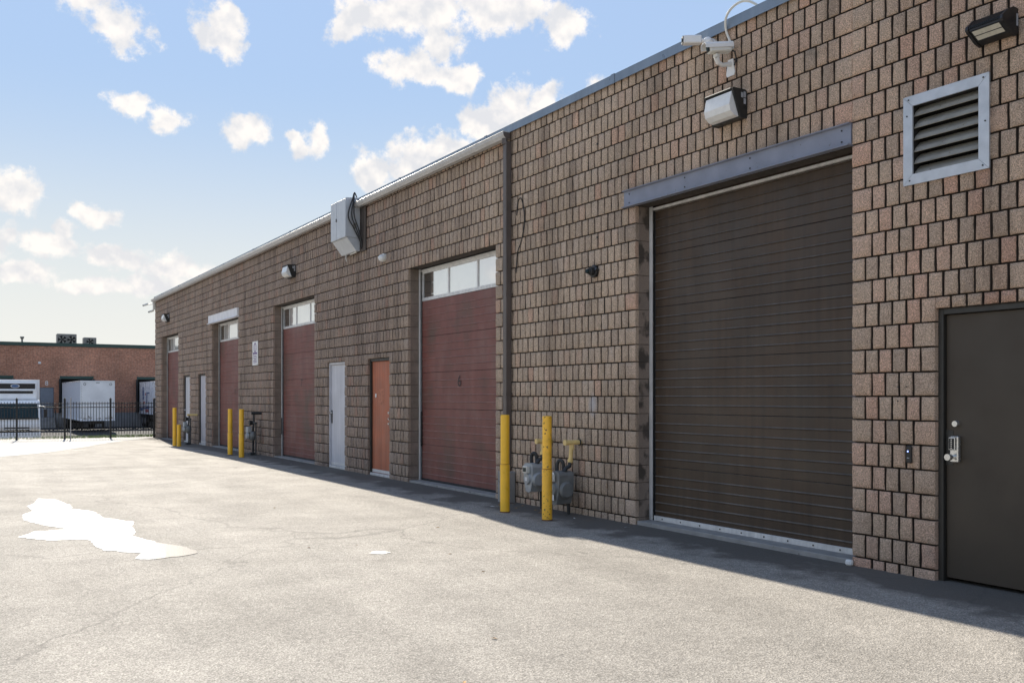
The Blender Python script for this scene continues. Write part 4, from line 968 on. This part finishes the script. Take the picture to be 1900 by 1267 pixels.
for x0, x1, zt, nf, lab in ((.74, 2.2, 6.60, 2, 'two-fan condenser unit on the warehouse roof'), (2.73, 3.70, 6.36, 1, 'smaller single-fan condenser unit on the warehouse roof')):
    t = thing('condenser_unit', lab, 'condenser', ((x0+x1)/2, WY+1.0, 5.6)); hw = (x1-x0)/2; hh = zt-5.6
    MB().cbox(-hw, hw, 0, .9, .12, hh, .02).obj('casing', M_hvac, t)
    for sx in (-1, 1): MB().box(sx*hw*.8-.05, sx*hw*.8+.05, .1, .8, 0, .119).obj('foot', M_darkpipe, t)
    for k in range(nf):
        cx = (k-(nf-1)/2)*hw*.95; rr_ = min(hw*.44, hh*.40) if nf == 2 else hh*.36
        smooth_angle(MB().tube([(cx, -.012, hh*.53), (cx, -.002, hh*.53)], rr_, 20).obj('fan_grille', M_void, t))
        bl = MB()
        for q in range(5):
            an = q*1.256; bl.add([(cx+.04*math.cos(an), -.02, hh*.53+.04*math.sin(an)), (cx+rr_*.95*math.cos(an-.25), -.016, hh*.53+rr_*.95*math.sin(an-.25)), (cx+rr_*.95*math.cos(an+.25), -.028, hh*.53+rr_*.95*math.sin(an+.25))], [(0,1,2)])
        bl.obj('fan_blades', M_slat, t)
vp = thing('roof_vent', 'small flared vent pipe on the warehouse roof', 'vent pipe', (-1.8, WY+.8, 5.6))
smooth_angle(MB().tube([(0,0,0), (0,0,.45)], .07, 10).obj('pipe', M_hvac, vp)); smooth_angle(MB().tube([(0,0,.45), (0,0,.62), (0,0,.66)], [.09, .17, .15], 10).obj('cowl', M_hvac, vp), 40)

# ------------------------------------------------------------------ trucks and trailers
def wheel(t, x, y, z, r, w=.28, name='wheel'):
    o = smooth_angle(MB().tube([(x-w/2, y, z), (x-w/2+.03, y, z), (x+w/2-.03, y, z), (x+w/2, y, z)], [r*.9, r, r, r*.9], 20).obj(name, M_tyre, t), 40)
    smooth_angle(MB().tube([(x-w/2-.012, y, z), (x-w/2-.001, y, z)], [r*.38, r*.52], 14).obj('rim', M_rim, o), 40)
def trailer(x0, x1, y0, y1, zb_, zt, label, side_mat, nose_detail, logo):
    t = thing('semi_trailer', label, 'trailer', ((x0+x1)/2, (y0+y1)/2, G2), group='trailers backed into the loading docks')
    cx, cy = (x0+x1)/2, (y0+y1)/2
    def T(mb): mb.v = [(x-cx, y-cy, z-G2) for x, y, z in mb.v]; return mb
    T(MB().box(x0+.02, x1-.02, y0+.03, y1, zb_+.10, zt-.08)).obj('box_body', side_mat, t)
    T(MB().cbox(x0+.10, x1-.10, y0-.015, y0+.028, zb_+.12, zt-.09, .005)).obj('nose_panel', M_trailer, t)
    for u, v in ((x0, x0+.16), (x1-.16, x1)): T(MB().cbox(u, v, y0-.0, y0+.12, zb_+.10, zt-.08, .03)).obj('corner_post', M_trailer, t)
    T(MB().cbox(x0, x1, y0-.02, y1, zt-.079, zt, .012)).obj('roof', M_twhite, t)
    T(MB().cbox(x0-.005, x1+.005, y0-.03, y1, zb_, zb_+.099, .006)).obj('bottom_rail', M_trail_side, t)
    T(MB().box(cx-.45, cx+.45, y0+.4, y1-.2, zb_-.22, zb_-.001)).obj('chassis', M_black, t)
    if nose_detail:
        for u in (x0+.27, x1-.27):
            n = 18; q = MB()
            for k in range(n):
                a, b = 2*math.pi*k/n, 2*math.pi*(k+1)/n
                q.add([(u+r_*math.cos(w), y0-.017, zt-.25+r_*math.sin(w)) for r_, w in ((.055, a), (.09, a), (.09, b), (.055, b))], [(0,1,2,3)])
            T(q).obj('marker_ring', M_hvac, t, fix=False)
        T(MB().cbox(cx-.12, cx+.12, y0-.03, y0-.016, zt-.16, zt-.12, .004)).obj('marker_lamp', M_hvac, t)
        n = 22
        riv = MB()
        for i in range(n): riv.box(x0+.06, x0+.085, y0-.012, y0-.001, zb_+.2+i*.11, zb_+.23+i*.11)
        T(riv).obj('rivet_strip', M_hvac, t)
    for sx in (-1, 1): T(MB().box(cx+sx*.7-.06, cx+sx*.7+.06, y0+2.6, y0+2.74, G2, zb_-.001)).obj('landing_leg', M_black, t)
    T(MB().box(x0+.1, x1-.1, y1-2.9, y1-.5, G2+.45, G2+.6)).obj('axle_frame', M_black, t)
    for yy in (y1-1.1, y1-2.3):
        for xx in (x0+.2, x1-.2): wheel(t, xx-cx, yy-cy, .52, .52)
    for g_ in logo:
        u0, u1, z0, z1, m_ = g_; T(MB().box(x0+.008, x0+.0185, u0, u1, z0, z1)).obj('side_graphic', m_, t)
trailer(.97, 3.18, 70, 82.4, -.23, 2.57, 'grubby white box trailer backed into the dock, nose to the fence', M_trail_side, True, [])
trailer(6.85, 9.35, 70.5, 82.4, .04, 2.66, 'white box trailer with blue and red side graphics at the dock', M_twhite, False,
        [(80.4, 81.0, 1.5, 2.0, M_blue), (80.5, 80.9, 2.02, 2.25, M_blue), (80.45, 80.95, 1.22, 1.47, M_blue), (79.5, 79.8, 1.55, 1.75, M_red), (79.9, 80.7, .85, 1.05, M_red), (77.9, 79.2, 1.7, 1.8, M_blue), (78.9, 79.2, .9, 1.7, M_blue), (78, 80.9, .45, .7, M_blue), (78.3, 79.7, .2, .42, M_red), (80.9, 82.2, .3, .55, M_blue)])
def reefer():
    cx, y0 = -3.95, 51.0
    t = thing('box_truck', 'white cab-over refrigerated box truck parked behind the black fence', 'truck', (cx, y0, G2))
    def z(v): return v-G2
    prof = [(0, z(-.42)), (0, z(.10)), (.05, z(.38)), (.38, z(1.12)), (.55, z(1.27)), (1.75, z(1.30)), (1.75, z(-.55)), (.1, z(-.55))]
    MB().prism([(a, b) for a, b in prof], 'x', -1.02, 1.02).obj('cab', M_twhite, t)
    sl = (1.10-.43)/(.372-.075)
    ws = MB(); ws.add([(-.94, .062-.02, z(.41)), (.94, .062-.02, z(.41)), (.90, .362-.02, z(1.09)), (-.90, .362-.02, z(1.09)), (-.94, .09, z(.42)), (.94, .09, z(.42)), (.90, .39, z(1.08)), (-.90, .39, z(1.08))], [(0,1,2,3),(7,6,5,4),(0,4,5,1),(1,5,6,2),(2,6,7,3),(3,7,4,0)]); ws.obj('windscreen', M_glassdark, t)
    for sx in (-1, 1):
        MB().box(sx*1.022-.002, sx*1.022+.002, .45, 1.25, z(.35), z(1.05)).obj('side_window', M_glassdark, t)
        MB().cbox(sx*.78-.20, sx*.78+.20, -.02, .02, z(-.20), z(-.02), .01).obj('headlight', M_headlamp, t)
        MB().cbox(sx*.62-.10, sx*.62+.10, -.03, .0, z(-.50), z(-.42), .008).obj('fog_lamp', M_black, t)
        pipe(t, [(sx*1.0, .2, z(1.0)), (sx*1.22, .05, z(.98)), (sx*1.24, .05, z(.55))], .015, M_white, 'mirror_arm'); MB().cbox(sx*1.24-.07, sx*1.24+.07, .0, .07, z(.45), z(.85), .02).obj('mirror', M_black, t)
        wheel(t, sx*.86, .85, .42, .42); wheel(t, sx*.82, 5.6, .42, .42)
    MB().cbox(-.55, .55, -.012, .01, z(-.10), z(-.03), .004).obj('grille_slot', M_black, t); MB().cbox(-.55, .55, -.012, .01, z(-.22), z(-.15), .004).obj('grille_slot', M_black, t)
    MB().cbox(-.96, .96, -.012, .05, z(.365), z(.405), .006).obj('cowl', M_black, t)
    MB().cbox(-.98, .98, -.03, .03, z(-.285), z(-.24), .008).obj('bumper_gap', M_black, t)
    MB().cbox(-1.03, 1.03, -.06, .06, z(-.62), z(-.30), .03).obj('bumper', M_twhite, t)
    pipe(t, [(-.7, .03, z(.40)), (-.2, .0, z(.44))], .012, M_black, 'wiper'); pipe(t, [(.1, .03, z(.40)), (.6, .0, z(.44))], .012, M_black, 'wiper')
    MB().cbox(-1.14, 1.14, 2.1, 8.2, z(-.10), z(2.28), .02).obj('box_body', M_twhite, t)
    MB().box(-1.145, 1.145, 2.09, 8.21, z(2.281), z(2.33)).obj('roof', M_twhite, t); MB().box(-.5, .5, 1.76, 8.0, z(-.45), z(-.11)).obj('chassis', M_black, t)
    ru = MB().cbox(-.98, .98, 1.62, 2.09, z(1.32), z(2.22), .05).obj('refrigeration_unit', M_twhite, t)
    MB().cbox(-.90, .90, 1.585, 1.619, z(1.86), z(2.12), .01).obj('dark_band', M_black, ru)
    pts = [(.17*math.cos(2*math.pi*k/18), z(2.0)+.07*math.sin(2*math.pi*k/18)) for k in range(18)]
    q = MB(); q.add([(u, 1.582, v) for u, v in pts], [tuple(range(18))]); q.obj('oval_emblem', M_blue, ru, fix=False)
    for rr_, m_ in ((1.18, M_white),):
        q = MB(); q.add([(u*rr_, 1.5835, z(2.0)+(v-z(2.0))*rr_*1.1) for u, v in pts], [tuple(range(18))]); q.obj('emblem_rim', m_, ru, fix=False)
    MB().cbox(-.95, .95, 1.56, 1.61, z(1.76), z(1.85), .02).obj('lip', M_twhite, ru); MB().box(-.80, .80, 1.60, 1.619, z(1.62), z(1.75)).obj('intake_slot', M_black, ru)
reefer()
